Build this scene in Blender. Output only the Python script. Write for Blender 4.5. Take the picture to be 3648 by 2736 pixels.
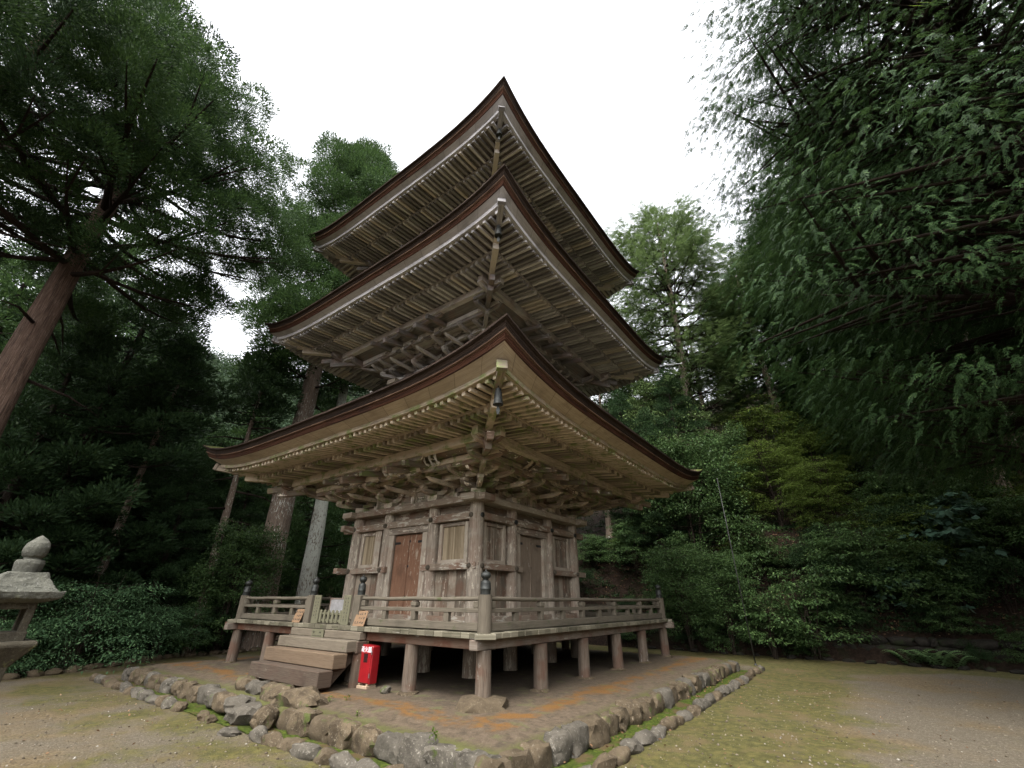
import bpy, bmesh, math, random
import numpy as np
from mathutils import Vector, Matrix, noise as mnoise

for o in list(bpy.data.objects): bpy.data.objects.remove(o)
S = bpy.context.scene
COL = S.collection
random.seed(7)
R = math.radians
PI = math.pi

# ------------------------------------------------------------------ camera
CAM = Vector((9.524, -10.647, 1.5))
YAW, PIT, ROLL = R(126.4616), R(26.4606), R(0.29716)
fwd = Vector((math.cos(YAW)*math.cos(PIT), math.sin(YAW)*math.cos(PIT), math.sin(PIT)))
rgt = Vector((math.sin(YAW), -math.cos(YAW), 0))
up = rgt.cross(fwd)
r2 = rgt*math.cos(ROLL) + up*math.sin(ROLL)
u2 = up*math.cos(ROLL) - rgt*math.sin(ROLL)
cd = bpy.data.cameras.new('camera'); cam = bpy.data.objects.new('camera', cd); COL.objects.link(cam)
cam.matrix_world = Matrix(((r2.x, u2.x, -fwd.x, CAM.x), (r2.y, u2.y, -fwd.y, CAM.y), (r2.z, u2.z, -fwd.z, CAM.z), (0, 0, 0, 1)))
cd.sensor_width = 36; cd.lens = 36*1545.3/3648
cd.clip_start = 0.05; cd.clip_end = 2000
S.camera = cam
FH = Vector((math.cos(YAW), math.sin(YAW), 0)); RH = rgt.copy()
def at(lat, d):                      # ground point from lateral/depth ratio and distance ahead of the viewer
    p = CAM + FH*d + RH*(lat*d); return p.x, p.y

# ------------------------------------------------------------------ light
SUN_EL, SUN_AZ_VEC = R(58), Vector((0.25, -0.97, 0))
w = bpy.data.worlds.new("World"); S.world = w; w.use_nodes = True
nt = w.node_tree; nt.nodes.clear()
sky = nt.nodes.new('ShaderNodeTexSky'); sky.sky_type = 'NISHITA'; sky.sun_disc = False
sky.sun_elevation = SUN_EL; sky.sun_rotation = math.atan2(SUN_AZ_VEC.x, SUN_AZ_VEC.y)
sky.dust_density = 3.0; sky.air_density = 1.0
hs = nt.nodes.new('ShaderNodeHueSaturation'); hs.inputs['Saturation'].default_value = 0.12
bg = nt.nodes.new('ShaderNodeBackground'); bg.inputs['Strength'].default_value = 0.15
wo = nt.nodes.new('ShaderNodeOutputWorld')
nt.links.new(sky.outputs[0], hs.inputs['Color']); nt.links.new(hs.outputs[0], bg.inputs['Color']); nt.links.new(bg.outputs[0], wo.inputs[0])
sl = bpy.data.lights.new('sun', 'SUN'); sl.energy = 0.7; sl.angle = R(20); sl.color = (1, 0.96, 0.9)
so = bpy.data.objects.new('sun', sl); COL.objects.link(so)
sv = Vector((SUN_AZ_VEC.x*math.cos(SUN_EL), SUN_AZ_VEC.y*math.cos(SUN_EL), math.sin(SUN_EL)))
so.rotation_euler = sv.to_track_quat('Z', 'Y').to_euler(); so.location = (0, 0, 60)
S.view_settings.view_transform = 'Standard'; S.view_settings.look = 'None'
S.view_settings.exposure = 2.3; S.view_settings.gamma = 1
S.cycles.use_denoising = True

# ------------------------------------------------------------------ naming helpers
def tag(o, label, cat, group=None):
    o['label'] = label; o['category'] = cat
    if group: o['group'] = group
    return o
def thing(name, label, cat, loc=(0, 0, 0), rz=0, group=None):
    o = bpy.data.objects.new(name, None); COL.objects.link(o); o.empty_display_size = .2
    o.location = loc; o.rotation_euler = (0, 0, rz)
    return tag(o, label, cat, group)
ORD = ['first','second','third','fourth','fifth','sixth','seventh','eighth','ninth','tenth','eleventh','twelfth','thirteenth','fourteenth','fifteenth','sixteenth','seventeenth','eighteenth','nineteenth','twentieth','twenty-first','twenty-second','twenty-third','twenty-fourth','twenty-fifth','twenty-sixth','twenty-seventh','twenty-eighth','twenty-ninth','thirtieth','thirty-first','thirty-second','thirty-third','thirty-fourth','thirty-fifth','thirty-sixth','thirty-seventh','thirty-eighth','thirty-ninth','fortieth']

# ------------------------------------------------------------------ node helpers
class NT:
    def __init__(s, name):
        s.m = bpy.data.materials.new(name); s.m.use_nodes = True; s.t = s.m.node_tree; s.t.nodes.clear()
        s.out = s.n('ShaderNodeOutputMaterial'); s.tc = s.n('ShaderNodeTexCoord')
    def n(s, t, **k):
        x = s.t.nodes.new(t)
        for a, b in k.items(): setattr(x, a, b)
        return x
    def l(s, a, b): s.t.links.new(a, b)
    def val(s, inp, v):
        if isinstance(v, (int, float)): inp.default_value = v
        elif isinstance(v, (tuple, list)): inp.default_value = (*v, 1) if len(v) == 3 and inp.type == 'RGBA' else v
        else: s.l(v, inp)
    def noise(s, vec, scale, detail=4, rough=.55, dist=0):
        x = s.n('ShaderNodeTexNoise'); s.l(vec, x.inputs['Vector']); x.inputs['Scale'].default_value = scale
        x.inputs['Detail'].default_value = detail; x.inputs['Roughness'].default_value = rough; x.inputs['Distortion'].default_value = dist
        return x.outputs['Fac']
    def vor(s, vec, scale, feat='F1'):
        x = s.n('ShaderNodeTexVoronoi', feature=feat); s.l(vec, x.inputs['Vector']); x.inputs['Scale'].default_value = scale
        return x
    def mapv(s, vec, scale, loc=(0, 0, 0)):
        x = s.n('ShaderNodeMapping'); s.l(vec, x.inputs[0]); x.inputs['Scale'].default_value = scale; x.inputs['Location'].default_value = loc
        return x.outputs[0]
    def ramp(s, f, lo, hi, smooth=True):
        x = s.n('ShaderNodeMapRange'); s.l(f, x.inputs[0]); x.inputs[1].default_value = lo; x.inputs[2].default_value = hi
        if smooth: x.interpolation_type = 'SMOOTHSTEP'
        return x.outputs[0]
    def mix(s, f, a, b, mode='MIX'):
        x = s.n('ShaderNodeMix', data_type='RGBA', blend_type=mode)
        s.val(x.inputs[0], f); s.val(x.inputs[6], a); s.val(x.inputs[7], b); return x.outputs[2]
    def math(s, op, a, b=0, c=0):
        x = s.n('ShaderNodeMath', operation=op); s.val(x.inputs[0], a); s.val(x.inputs[1], b); s.val(x.inputs[2], c); return x.outputs[0]
    def isl(s): return s.n('ShaderNodeNewGeometry').outputs['Random Per Island']
    def nz(s):
        g = s.n('ShaderNodeNewGeometry'); x = s.n('ShaderNodeSeparateXYZ'); s.l(g.outputs['Normal'], x.inputs[0]); return x.outputs[2]
    def bump(s, h, strength=.4, dist=.02):
        x = s.n('ShaderNodeBump'); s.l(h, x.inputs['Height']); x.inputs['Strength'].default_value = strength; x.inputs['Distance'].default_value = dist
        return x.outputs[0]
    def bsdf(s, col, rough=.85, bump=None, spec=.25, metal=0):
        b = s.n('ShaderNodeBsdfPrincipled'); s.val(b.inputs['Base Color'], col); s.val(b.inputs['Roughness'], rough)
        b.inputs['Specular IOR Level'].default_value = spec; b.inputs['Metallic'].default_value = metal
        if bump is not None: s.l(bump, b.inputs['Normal'])
        s.l(b.outputs[0], s.out.inputs[0]); return b

def wood(name, dark, mid, light, moss=0.0, flake=0.0, flakecol=(.5, .46, .4), stain=.5, red=0.0, newer=0.0, mosscol=(.13, .16, .05), gain=1.0, vary=.35, joint=0):
    dark, mid, light, flakecol, mosscol = [tuple(x*gain for x in q) for q in (dark, mid, light, flakecol, mosscol)]
    k = NT(name); uv = k.tc.outputs['UV']; ob = k.tc.outputs['Object']
    g1 = k.noise(k.mapv(uv, (1.3, 20, 1)), 1.0, 6, .6, .4)
    g2 = k.noise(k.mapv(uv, (4, 90, 1)), 1.0, 3, .6)
    isl = k.isl()
    c = k.mix(k.ramp(g1, .3, .72), dark, mid)
    c = k.mix(k.ramp(k.math('ADD', k.math('MULTIPLY', g2, .6), k.math('MULTIPLY', isl, .4)), .42, .78), c, light)
    c = k.mix(k.math('MULTIPLY', k.ramp(isl, .55, .0, False), vary*1.4), c, tuple(x*.45 for x in mid))
    st = k.noise(ob, 1.7, 5, .6)
    if joint:
        su = k.n('ShaderNodeSeparateXYZ'); k.l(uv, su.inputs[0]); fr = k.math('FRACT', k.math('DIVIDE', su.outputs[0], joint))
        c = k.mix(k.math('MULTIPLY', k.math('LESS_THAN', fr, .022), .65), c, tuple(x*.3 for x in dark))
        fv = k.n('ShaderNodeTexWhiteNoise', noise_dimensions='1D'); k.l(k.math('FLOOR', k.math('DIVIDE', su.outputs[0], joint)), fv.inputs['W'])
        c = k.mix(k.math('MULTIPLY', fv.outputs['Value'], .4), c, tuple(x*.6 for x in mid))
    c = k.mix(k.math('MULTIPLY', k.ramp(st, .5, .75), stain), c, tuple(x*.45 for x in dark))
    if red: c = k.mix(k.math('MULTIPLY', k.ramp(k.noise(ob, 2.6, 4, .6), .45, .62), red), c, (.17*gain, .062*gain, .032*gain))
    if newer: c = k.mix(k.math('MULTIPLY', k.ramp(isl, .86, .88), newer), c, (.42, .34, .24) if gain < 1 else (.52, .43, .32))
    if flake:
        f = k.noise(k.mapv(uv, (3.2, 11, 1)), 1.0, 6, .72)
        f2 = k.noise(ob, 1.1, 2)
        c = k.mix(k.ramp(k.math('ADD', k.math('MULTIPLY', f, .75), k.math('MULTIPLY', f2, .25)), .62-.16*flake, .66-.16*flake), c, flakecol)
    if moss:
        m = k.noise(ob, 3.1, 6, .7); m2 = k.noise(k.mapv(uv, (3, 10, 1)), 1, 4)
        c = k.mix(k.math('MULTIPLY', k.ramp(k.math('ADD', k.math('MULTIPLY', m, .7), k.math('MULTIPLY', m2, .3)), .66-.2*moss, .74-.14*moss), .85), c, mosscol)
    h = k.math('ADD', g1, k.math('MULTIPLY', g2, .5))
    k.bsdf(c, .88, k.bump(h, .5, .012)); return k.m

M = {}
M['eave_low'] = wood('eave_wood_tan', (.10, .08, .06), (.27, .22, .165), (.43, .36, .27), moss=.90, stain=.45, newer=.8, mosscol=(.115, .145, .045), gain=1.55, vary=.7)
M['eave_up'] = wood('eave_wood_grey', (.092, .087, .088), (.215, .204, .203), (.35, .338, .334), moss=.2, stain=.4, newer=.6, gain=2.25, vary=.7)
M['board_low'] = wood('eave_board_tan', (.24, .19, .14), (.36, .295, .22), (.46, .385, .29), moss=.1, stain=.5, gain=1.3, joint=.62)
M['board_up'] = wood('eave_board_grey', (.17, .157, .150), (.255, .236, .222), (.33, .307, .29), stain=.5, gain=1.6, joint=.62)
M['bracket_low'] = wood('bracket_wood', (.056, .045, .034), (.172, .143, .110), (.33, .285, .225), moss=.85, stain=.6, flake=.25, red=.2, mosscol=(.08, .10, .035), gain=2.0, vary=.8)
M['bracket_up'] = wood('bracket_wood_grey', (.062, .057, .055), (.172, .16, .155), (.30, .285, .275), moss=.2, stain=.5, red=.15, gain=2.3, vary=.7)
M['column'] = wood('column_wood', (.15, .12, .09), (.30, .25, .20), (.44, .38, .30), flake=.5, flakecol=(.50, .44, .35), stain=.4, red=.25, gain=0.9)
M['wall'] = wood('wall_boards', (.12, .09, .062), (.245, .20, .15), (.36, .305, .235), flake=.45, flakecol=(.45, .39, .31), stain=.45, red=.35, gain=.86, vary=.5)
M['beam'] = wood('beam_flaking_paint', (.10, .065, .042), (.20, .145, .10), (.31, .25, .19), flake=.55, flakecol=(.46, .42, .35), stain=.45, red=.4, moss=.15, gain=0.88)
M['panel'] = wood('lattice_panel', (.22, .165, .10), (.33, .26, .17), (.42, .34, .23), stain=.2, gain=0.92)
M['door_red'] = wood('door_red_brown', (.10, .045, .026), (.19, .088, .050), (.26, .14, .085), flake=.42, flakecol=(.40, .31, .23), stain=.4, gain=.8)
M['door_brown'] = wood('door_weathered', (.10, .07, .045), (.21, .155, .11), (.28, .22, .165), flake=.1, stain=.5, gain=0.85)
M['deck'] = wood('deck_mossy', (.12, .11, .07), (.26, .23, .16), (.37, .33, .24), moss=.5, flake=.2, stain=.35, gain=0.46)
M['rail'] = wood('rail_mossy', (.13, .10, .07), (.27, .22, .16), (.36, .31, .23), moss=.55, stain=.45, gain=0.32)
M['post'] = wood('post_wood', (.11, .075, .05), (.24, .18, .13), (.38, .32, .26), flake=.15, stain=.5, red=.45, moss=.12, gain=0.45)
M['deckbeam'] = wood('deck_beam_red', (.09, .045, .028), (.18, .095, .06), (.25, .17, .12), flake=.25, stain=.4, red=.8, gain=0.5)
M['step'] = wood('step_wood', (.15, .11, .075), (.29, .235, .165), (.37, .31, .23), moss=.3, stain=.3, gain=0.38)
M['step_old'] = wood('step_wood_dark', (.075, .04, .026), (.15, .085, .055), (.22, .17, .125), flake=.12, stain=.5, red=.12, gain=0.36)
M['step_new'] = wood('step_wood_orange', (.20, .12, .07), (.31, .20, .12), (.36, .26, .17), stain=.25, moss=.12, gain=0.35)
M['board_orange'] = wood('board_orange', (.36, .20, .10), (.45, .27, .145), (.5, .32, .19), stain=.1, gain=0.36)
M['gate'] = wood('gate_wood', (.20, .19, .11), (.31, .29, .18), (.36, .34, .22), moss=.4, stain=.2, gain=0.34)

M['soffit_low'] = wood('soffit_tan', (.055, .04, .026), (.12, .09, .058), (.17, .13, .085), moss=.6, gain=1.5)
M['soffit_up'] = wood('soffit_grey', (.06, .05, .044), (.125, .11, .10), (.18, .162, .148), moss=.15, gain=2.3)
def plain(name, col, rough=.6, metal=0, var=.15, scale=20, spec=.4):
    k = NT(name); n = k.noise(k.tc.outputs['Object'], scale, 4)
    c = k.mix(k.math('MULTIPLY', k.ramp(n, .35, .75), 1.0), tuple(x*(1-var) for x in col), tuple(min(1, x*(1+var)) for x in col))
    k.bsdf(c, rough, k.bump(n, .15, .005), spec, metal); return k.m
M['bronze'] = plain('dark_bronze', (.030, .032, .029), .55, .4, .4, 14)
M['iron'] = plain('black_iron', (.02, .02, .02), .6, .3)
M['ink'] = plain('black_ink', (.035, .03, .022), .9)
M['red'] = plain('red_enamel', (.22, .008, .011), .35, 0, .12, 8, .5)
M['white'] = plain('white_lettering', (.82, .8, .82), .6, 0, .05)
M['glass'] = plain('dark_window', (.03, .012, .012), .15)
M['sheet'] = plain('pale_sheet', (.21, .205, .205), .4, 0, .2, 9)
M['steel'] = plain('dull_steel', (.30, .30, .29), .4, .8)
M['polem'] = plain('dark_pole', (.028, .028, .026), .5, .0, .4, 6)
M['rib'] = plain('pale_rib', (.62, .59, .55), .9, 0, .25, 6)
M['capstone'] = plain('tan_block', (.3, .22, .15), .9)

def bark_roof(name, A, B_, C_):
    k = NT(name); uv = k.tc.outputs['UV']; ob = k.tc.outputs['Object']
    lay = k.noise(k.mapv(uv, (.5, 70, 1)), 1, 4, .6); fine = k.noise(k.mapv(uv, (14, 60, 1)), 1, 4, .7)
    big = k.noise(ob, 1.3, 5, .6)
    c = k.mix(k.ramp(lay, .35, .7), A, B_)
    c = k.mix(k.ramp(fine, .55, .75), c, C_)
    c = k.mix(k.math('MULTIPLY', k.ramp(big, .5, .7), .6), c, (.022, .016, .014))
    k.bsdf(c, .95, k.bump(k.math('ADD', lay, fine), .8, .02), .1); return k.m
M['bark_roof'] = bark_roof('cypress_bark_lower', (.030, .015, .010), (.105, .045, .026), (.14, .075, .05))
M['bark_roof_top'] = bark_roof('cypress_bark_upper', (.020, .015, .012), (.062, .042, .032), (.12, .09, .07))
M['bark_lip'] = bark_roof('cypress_bark_lip', (.09, .055, .038), (.20, .125, .085), (.28, .2, .15))
def roof_top():
    k = NT('bark_roof_moss'); ob = k.tc.outputs['Object']
    a = k.noise(ob, 2.2, 6, .65); b = k.noise(ob, 30, 4, .7)
    c = k.mix(k.ramp(b, .35, .7), (.035, .025, .017), (.10, .075, .045))
    c = k.mix(k.ramp(a, .48, .62), c, (.085, .10, .028))
    k.bsdf(c, .97, k.bump(b, 1, .03), .1); return k.m
M['roof_top'] = roof_top()

def stone(name, a, b, cc, moss=.3, sc=1.0, mosscol=(.06, .078, .018), gain=.43):
    a, b, cc = [tuple(x*gain for x in q) for q in (a, b, cc)]
    k = NT(name); ob = k.tc.outputs['Object']; oi = k.n('ShaderNodeObjectInfo')
    vm = k.n('ShaderNodeVectorMath', operation='ADD'); k.l(ob, vm.inputs[0])
    cx = k.n('ShaderNodeCombineXYZ'); k.l(k.math('MULTIPLY', oi.outputs['Random'], 50), cx.inputs[0]); k.l(cx.outputs[0], vm.inputs[1]); v = vm.outputs[0]
    n1 = k.noise(v, 5*sc, 6, .65); n2 = k.noise(v, 26*sc, 6, .7); n3 = k.noise(v, 90*sc, 3, .6)
    c = k.mix(k.ramp(n1, .3, .7), a, b)
    c = k.mix(k.ramp(n2, .55, .68), c, cc); c = k.mix(k.math('MULTIPLY', k.ramp(n3, .56, .68), .6), c, tuple(x*.5 for x in a))
    c = k.mix(k.math('MULTIPLY', oi.outputs['Random'], .55), c, tuple(x*.62 for x in b))
    if moss:
        m = k.noise(v, 3.4*sc, 5, .7)
        c = k.mix(k.math('MULTIPLY', k.ramp(m, .68-.25*moss, .76-.2*moss), .85), c, mosscol)
    h = k.math('ADD', k.math('MULTIPLY', n2, 1.0), k.math('MULTIPLY', n3, .4))
    k.bsdf(c, .92, k.bump(h, .7, .02), .2); return k.m
M['stone'] = stone('kerb_stone_brown', (.088, .064, .038), (.265, .20, .125), (.46, .385, .285), .45)
M['stone_pale'] = stone('kerb_stone_grey', (.10, .088, .068), (.26, .228, .18), (.55, .50, .42), .25)
M['stone_lantern'] = stone('lantern_granite', (.13, .13, .105), (.27, .265, .215), (.46, .45, .40), .22, 1.5, (.15, .16, .09))
M['stone_lantern_dark'] = stone('lantern_granite_dark', (.10, .085, .06), (.19, .165, .115), (.30, .28, .22), .3, 1.3, (.14, .145, .06))
M['stone_wall'] = stone('wall_rock', (.02, .017, .012), (.05, .043, .033), (.11, .095, .075), .6, .8, (.02, .028, .010))

def pebble_mat():
    k = NT('loose_pebbles'); isl = k.isl(); c = k.mix(isl, (.06, .045, .03), (.20, .17, .125)); c = k.mix(k.ramp(isl, .965, .97), c, (.27, .25, .21)); k.bsdf(c, .9); return k.m
M['pebble'] = pebble_mat()
def bark(name, dark, mid, light, lichen=0.0, sc=1.0):
    k = NT(name); uv = k.tc.outputs['UV']; ob = k.tc.outputs['Object']
    g = k.noise(k.mapv(uv, (1.1*sc, 14*sc, 1)), 1, 6, .65, .6); g2 = k.noise(k.mapv(uv, (3*sc, 45*sc, 1)), 1, 4, .6)
    c = k.mix(k.ramp(g, .3, .7), dark, mid); c = k.mix(k.ramp(g2, .52, .72), c, light)
    if lichen:
        n = k.noise(k.mapv(uv, (5, 9, 1)), 1, 5, .7); n2 = k.noise(ob, .8, 3)
        c = k.mix(k.ramp(k.math('ADD', k.math('MULTIPLY', n, .7), k.math('MULTIPLY', n2, .3)), .6-.15*lichen, .64-.15*lichen), c, (.55, .56, .49))
    k.bsdf(c, .95, k.bump(k.math('ADD', g, k.math('MULTIPLY', g2, .5)), 1.0, .05), .1); return k.m
M['bark_cedar'] = bark('cedar_bark', (.05, .033, .025), (.15, .098, .073), (.28, .21, .17))
M['bark_lichen'] = bark('lichen_bark', (.13, .105, .08), (.28, .235, .185), (.42, .37, .31), 1.1)
M['bark_dark'] = bark('dark_bark', (.016, .012, .009), (.045, .034, .026), (.085, .068, .055))
M['bark_grey'] = bark('grey_bark', (.09, .067, .05), (.24, .18, .14), (.38, .31, .25), .3)
M['limb'] = bark('limb_bark', (.014, .010, .008), (.038, .027, .02), (.075, .058, .046), 0, 2)

def leaf(name, dark, light, hi, trans=.3, big=.35, rough=.55):
    k = NT(name); ob = k.tc.outputs['Object']; isl = k.isl()
    n = k.noise(ob, big, 3, .6)
    c = k.mix(isl, dark, light)
    c = k.mix(k.math('MULTIPLY', k.ramp(isl, .75, 1.0), .8), c, hi)
    c = k.mix(k.math('MULTIPLY', k.ramp(n, .42, .68), .5), c, tuple(x*.6 for x in dark))
    b = k.n('ShaderNodeBsdfPrincipled'); k.l(c, b.inputs['Base Color']); b.inputs['Roughness'].default_value = rough; b.inputs['Specular IOR Level'].default_value = .08
    t = k.n('ShaderNodeBsdfTranslucent'); k.l(k.mix(.5, c, hi), t.inputs[0])
    mx = k.n('ShaderNodeMixShader'); mx.inputs[0].default_value = trans; k.l(b.outputs[0], mx.inputs[1]); k.l(t.outputs[0], mx.inputs[2])
    k.l(mx.outputs[0], k.out.inputs[0]); return k.m
M['leaf_sugi'] = leaf('cedar_needles', (0.022, 0.047, 0.016), (0.046, 0.088, 0.028), (0.085, 0.142, 0.042))
M['leaf_dark'] = leaf('dark_needles', (0.015, 0.032, 0.013), (0.031, 0.058, 0.022), (0.056, 0.096, 0.035), .2)
M['leaf_hinoki'] = leaf('cypress_sprays', (0.016, 0.036, 0.012), (0.034, 0.068, 0.022), (0.07, 0.118, 0.036), .25, .5)
M['leaf_mid'] = leaf('pale_cypress_sprays', (0.054, 0.086, 0.03), (0.1, 0.146, 0.05), (0.145, 0.205, 0.074), .3)
M['leaf_broad'] = leaf('broad_leaves', (0.03, 0.058, 0.02), (0.06, 0.104, 0.034), (0.105, 0.16, 0.055), .25, .8, .35)
M['leaf_lime'] = leaf('yellow_green_leaves', (0.052, 0.082, 0.016), (0.09, 0.132, 0.026), (0.135, 0.18, 0.038), .35, .8, .5)
M['leaf_blue'] = leaf('blue_green_leaves', (0.048, 0.098, 0.046), (0.082, 0.15, 0.066), (0.125, 0.205, 0.088), .2, .8, .4)
M['leaf_big'] = leaf('large_blue_green_leaves', (.040, .078, .052), (.062, .110, .072), (.095, .15, .095), .2, .8, .4)
M['leaf_hill'] = leaf('far_hill_leaves', (0.022, 0.04, 0.022), (0.045, 0.072, 0.036), (0.075, 0.108, 0.052), .2, .12)
M['leaf_maple'] = leaf('maple_leaves', (.20, .32, .03), (.26, .38, .04), (.32, .44, .06), .5)
M['leaf_dead'] = leaf('fallen_brown_leaves', (.10, .055, .03), (.19, .11, .06), (.30, .21, .13), .05)
M['leaf_moss'] = leaf('moss_tufts', (.040, .046, .010), (.072, .076, .016), (.11, .105, .026), .1)
M['leaf_fern'] = leaf('fern_fronds', (0.07, 0.12, 0.05), (0.11, 0.18, 0.07), (0.16, 0.23, 0.09), .3)

def ground_mat():
    k = NT('gravel_and_moss'); ob = k.tc.outputs['Object']
    sp = k.n('ShaderNodeSeparateXYZ'); k.l(ob, sp.inputs[0]); X, Y = sp.outputs[0], sp.outputs[1]
    peb = k.vor(ob, 34); peb2 = k.vor(ob, 75)
    pc = k.n('ShaderNodeSeparateColor'); k.l(peb.outputs['Color'], pc.inputs[0])
    fine = k.noise(ob, 60, 5, .7); mid = k.noise(ob, 7, 6, .65); big = k.noise(ob, .55, 4, .6)
    big2 = k.noise(k.mapv(ob, (1, 1, 1), (31, 7, 0)), .8, 5, .6)
    dx0 = k.math('SUBTRACT', X, 6.3)
    grey = k.mix(pc.outputs[0], (.085, .070, .047), (.185, .158, .115))
    grey = k.mix(k.ramp(fine, .4, .65), tuple([.075, .062, .045]), grey)
    tan = k.mix(pc.outputs[1], (.070, .052, .030), (.145, .110, .064))
    c = k.mix(k.ramp(k.math('ADD', big, k.math('MULTIPLY', k.ramp(dx0, 3.5, 6.5), .14)), .40, .58), tan, grey)
    # moss grows beside the kerbs and in broad patches
    dx = k.math('SUBTRACT', X, 6.3); dy = k.math('SUBTRACT', -6.3, Y) if False else k.math('SUBTRACT', k.math('MULTIPLY', Y, -1), 6.3)
    d = k.math('MAXIMUM', dx, dy)
    near = k.math('SUBTRACT', 1.0, k.ramp(d, .0, 4.2))
    back = k.ramp(Y, 6.2, 8.6)
    rside = k.math('MULTIPLY', k.ramp(dx, -.3, .3), near)
    f = k.math('ADD', k.math('MULTIPLY', near, .20), k.math('MULTIPLY', rside, .26))
    f = k.math('ADD', f, k.math('MULTIPLY', back, .25))
    f = k.math('ADD', f, k.math('ADD', k.math('MULTIPLY', big2, .8), k.math('MULTIPLY', mid, .22)))
    ms = k.ramp(f, .60, .78)
    mosc = k.mix(k.ramp(mid, .35, .7), (.045, .044, .012), (.100, .090, .026))
    mosc = k.mix(k.ramp(k.noise(ob, 1.4, 4), .5, .7), mosc, (.10, .075, .034))
    c = k.mix(k.math('MULTIPLY', ms, .88), c, mosc)
    c = k.mix(k.math('MULTIPLY', k.ramp(k.noise(ob, 16, 5, .7), .62, .7), .5), c, (.085, .058, .032))
    h = k.math('ADD', k.math('MULTIPLY', peb.outputs['Distance'], -.8), fine)
    k.bsdf(c, .95, k.bump(h, .7, .02), .15); return k.m
M['ground'] = ground_mat()
def earth_mat():
    k = NT('packed_earth_with_algae'); ob = k.tc.outputs['Object']
    sp = k.n('ShaderNodeSeparateXYZ'); k.l(ob, sp.inputs[0])
    h = k.math('MAXIMUM', k.math('ABSOLUTE', sp.outputs[0]), k.math('ABSOLUTE', sp.outputs[1]))
    n = k.noise(ob, 1.6, 6, .65); n2 = k.noise(ob, 9, 6, .7); n3 = k.noise(ob, 40, 5, .7)
    c = k.mix(k.ramp(n2, .3, .7), (.06, .045, .030), (.112, .084, .058))
    c = k.mix(k.ramp(n3, .55, .72), c, (.155, .122, .088))
    c = k.mix(k.math('MULTIPLY', k.ramp(k.noise(ob, 3.3, 5, .6), .55, .68), .7), c, (.05, .041, .028))
    hh = k.math('ADD', h, k.math('MULTIPLY', k.math('SUBTRACT', n, .5), 1.5))
    band = k.math('SUBTRACT', 1, k.ramp(k.math('ABSOLUTE', k.math('SUBTRACT', hh, 5.05)), .06, .34))
    f = k.math('MULTIPLY', k.math('MULTIPLY', band, .85), k.ramp(k.noise(ob, 2.3, 5, .65), .40, .56))
    c = k.mix(f, c, k.mix(n3, (.11, .052, .012), (.175, .085, .022)))
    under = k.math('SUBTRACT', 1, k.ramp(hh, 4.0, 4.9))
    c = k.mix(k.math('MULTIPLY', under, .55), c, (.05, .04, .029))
    edge = k.ramp(k.math('ADD', h, k.math('MULTIPLY', n2, .5)), 5.85, 6.1)
    c = k.mix(k.math('MULTIPLY', edge, .8), c, (.065, .07, .02))
    gr = k.math('MULTIPLY', k.ramp(k.noise(ob, 2.9, 4), .57, .66), .5); c = k.mix(gr, c, (.095, .10, .04))
    k.bsdf(c, .93, k.bump(k.math('ADD', n2, k.math('MULTIPLY', n3, .4)), .8, .03), .15); return k.m
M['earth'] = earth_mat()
def litter_mat():
    k = NT('forest_floor'); ob = k.tc.outputs['Object']
    n = k.noise(ob, 1.1, 6, .65); n2 = k.noise(ob, 12, 6, .75)
    c = k.mix(k.ramp(n2, .35, .7), (.010, .007, .005), (.034, .021, .014))
    c = k.mix(k.math('MULTIPLY', k.ramp(n, .52, .66), .7), c, (.014, .02, .007))
    k.bsdf(c, .97, k.bump(n2, 1, .06), .1); return k.m
M['litter'] = litter_mat()
def moss_mat():
    k = NT('bright_moss'); ob = k.tc.outputs['Object']; n = k.noise(ob, 18, 5, .7); n2 = k.noise(ob, 3, 4)
    c = k.mix(k.ramp(n, .35, .7), (.022, .034, .006), (.070, .088, .014)); c = k.mix(k.ramp(n2, .5, .66), c, (.07, .05, .024))
    k.bsdf(c, .97, k.bump(n, 1, .02), .1); return k.m
M['moss'] = moss_mat()
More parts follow.
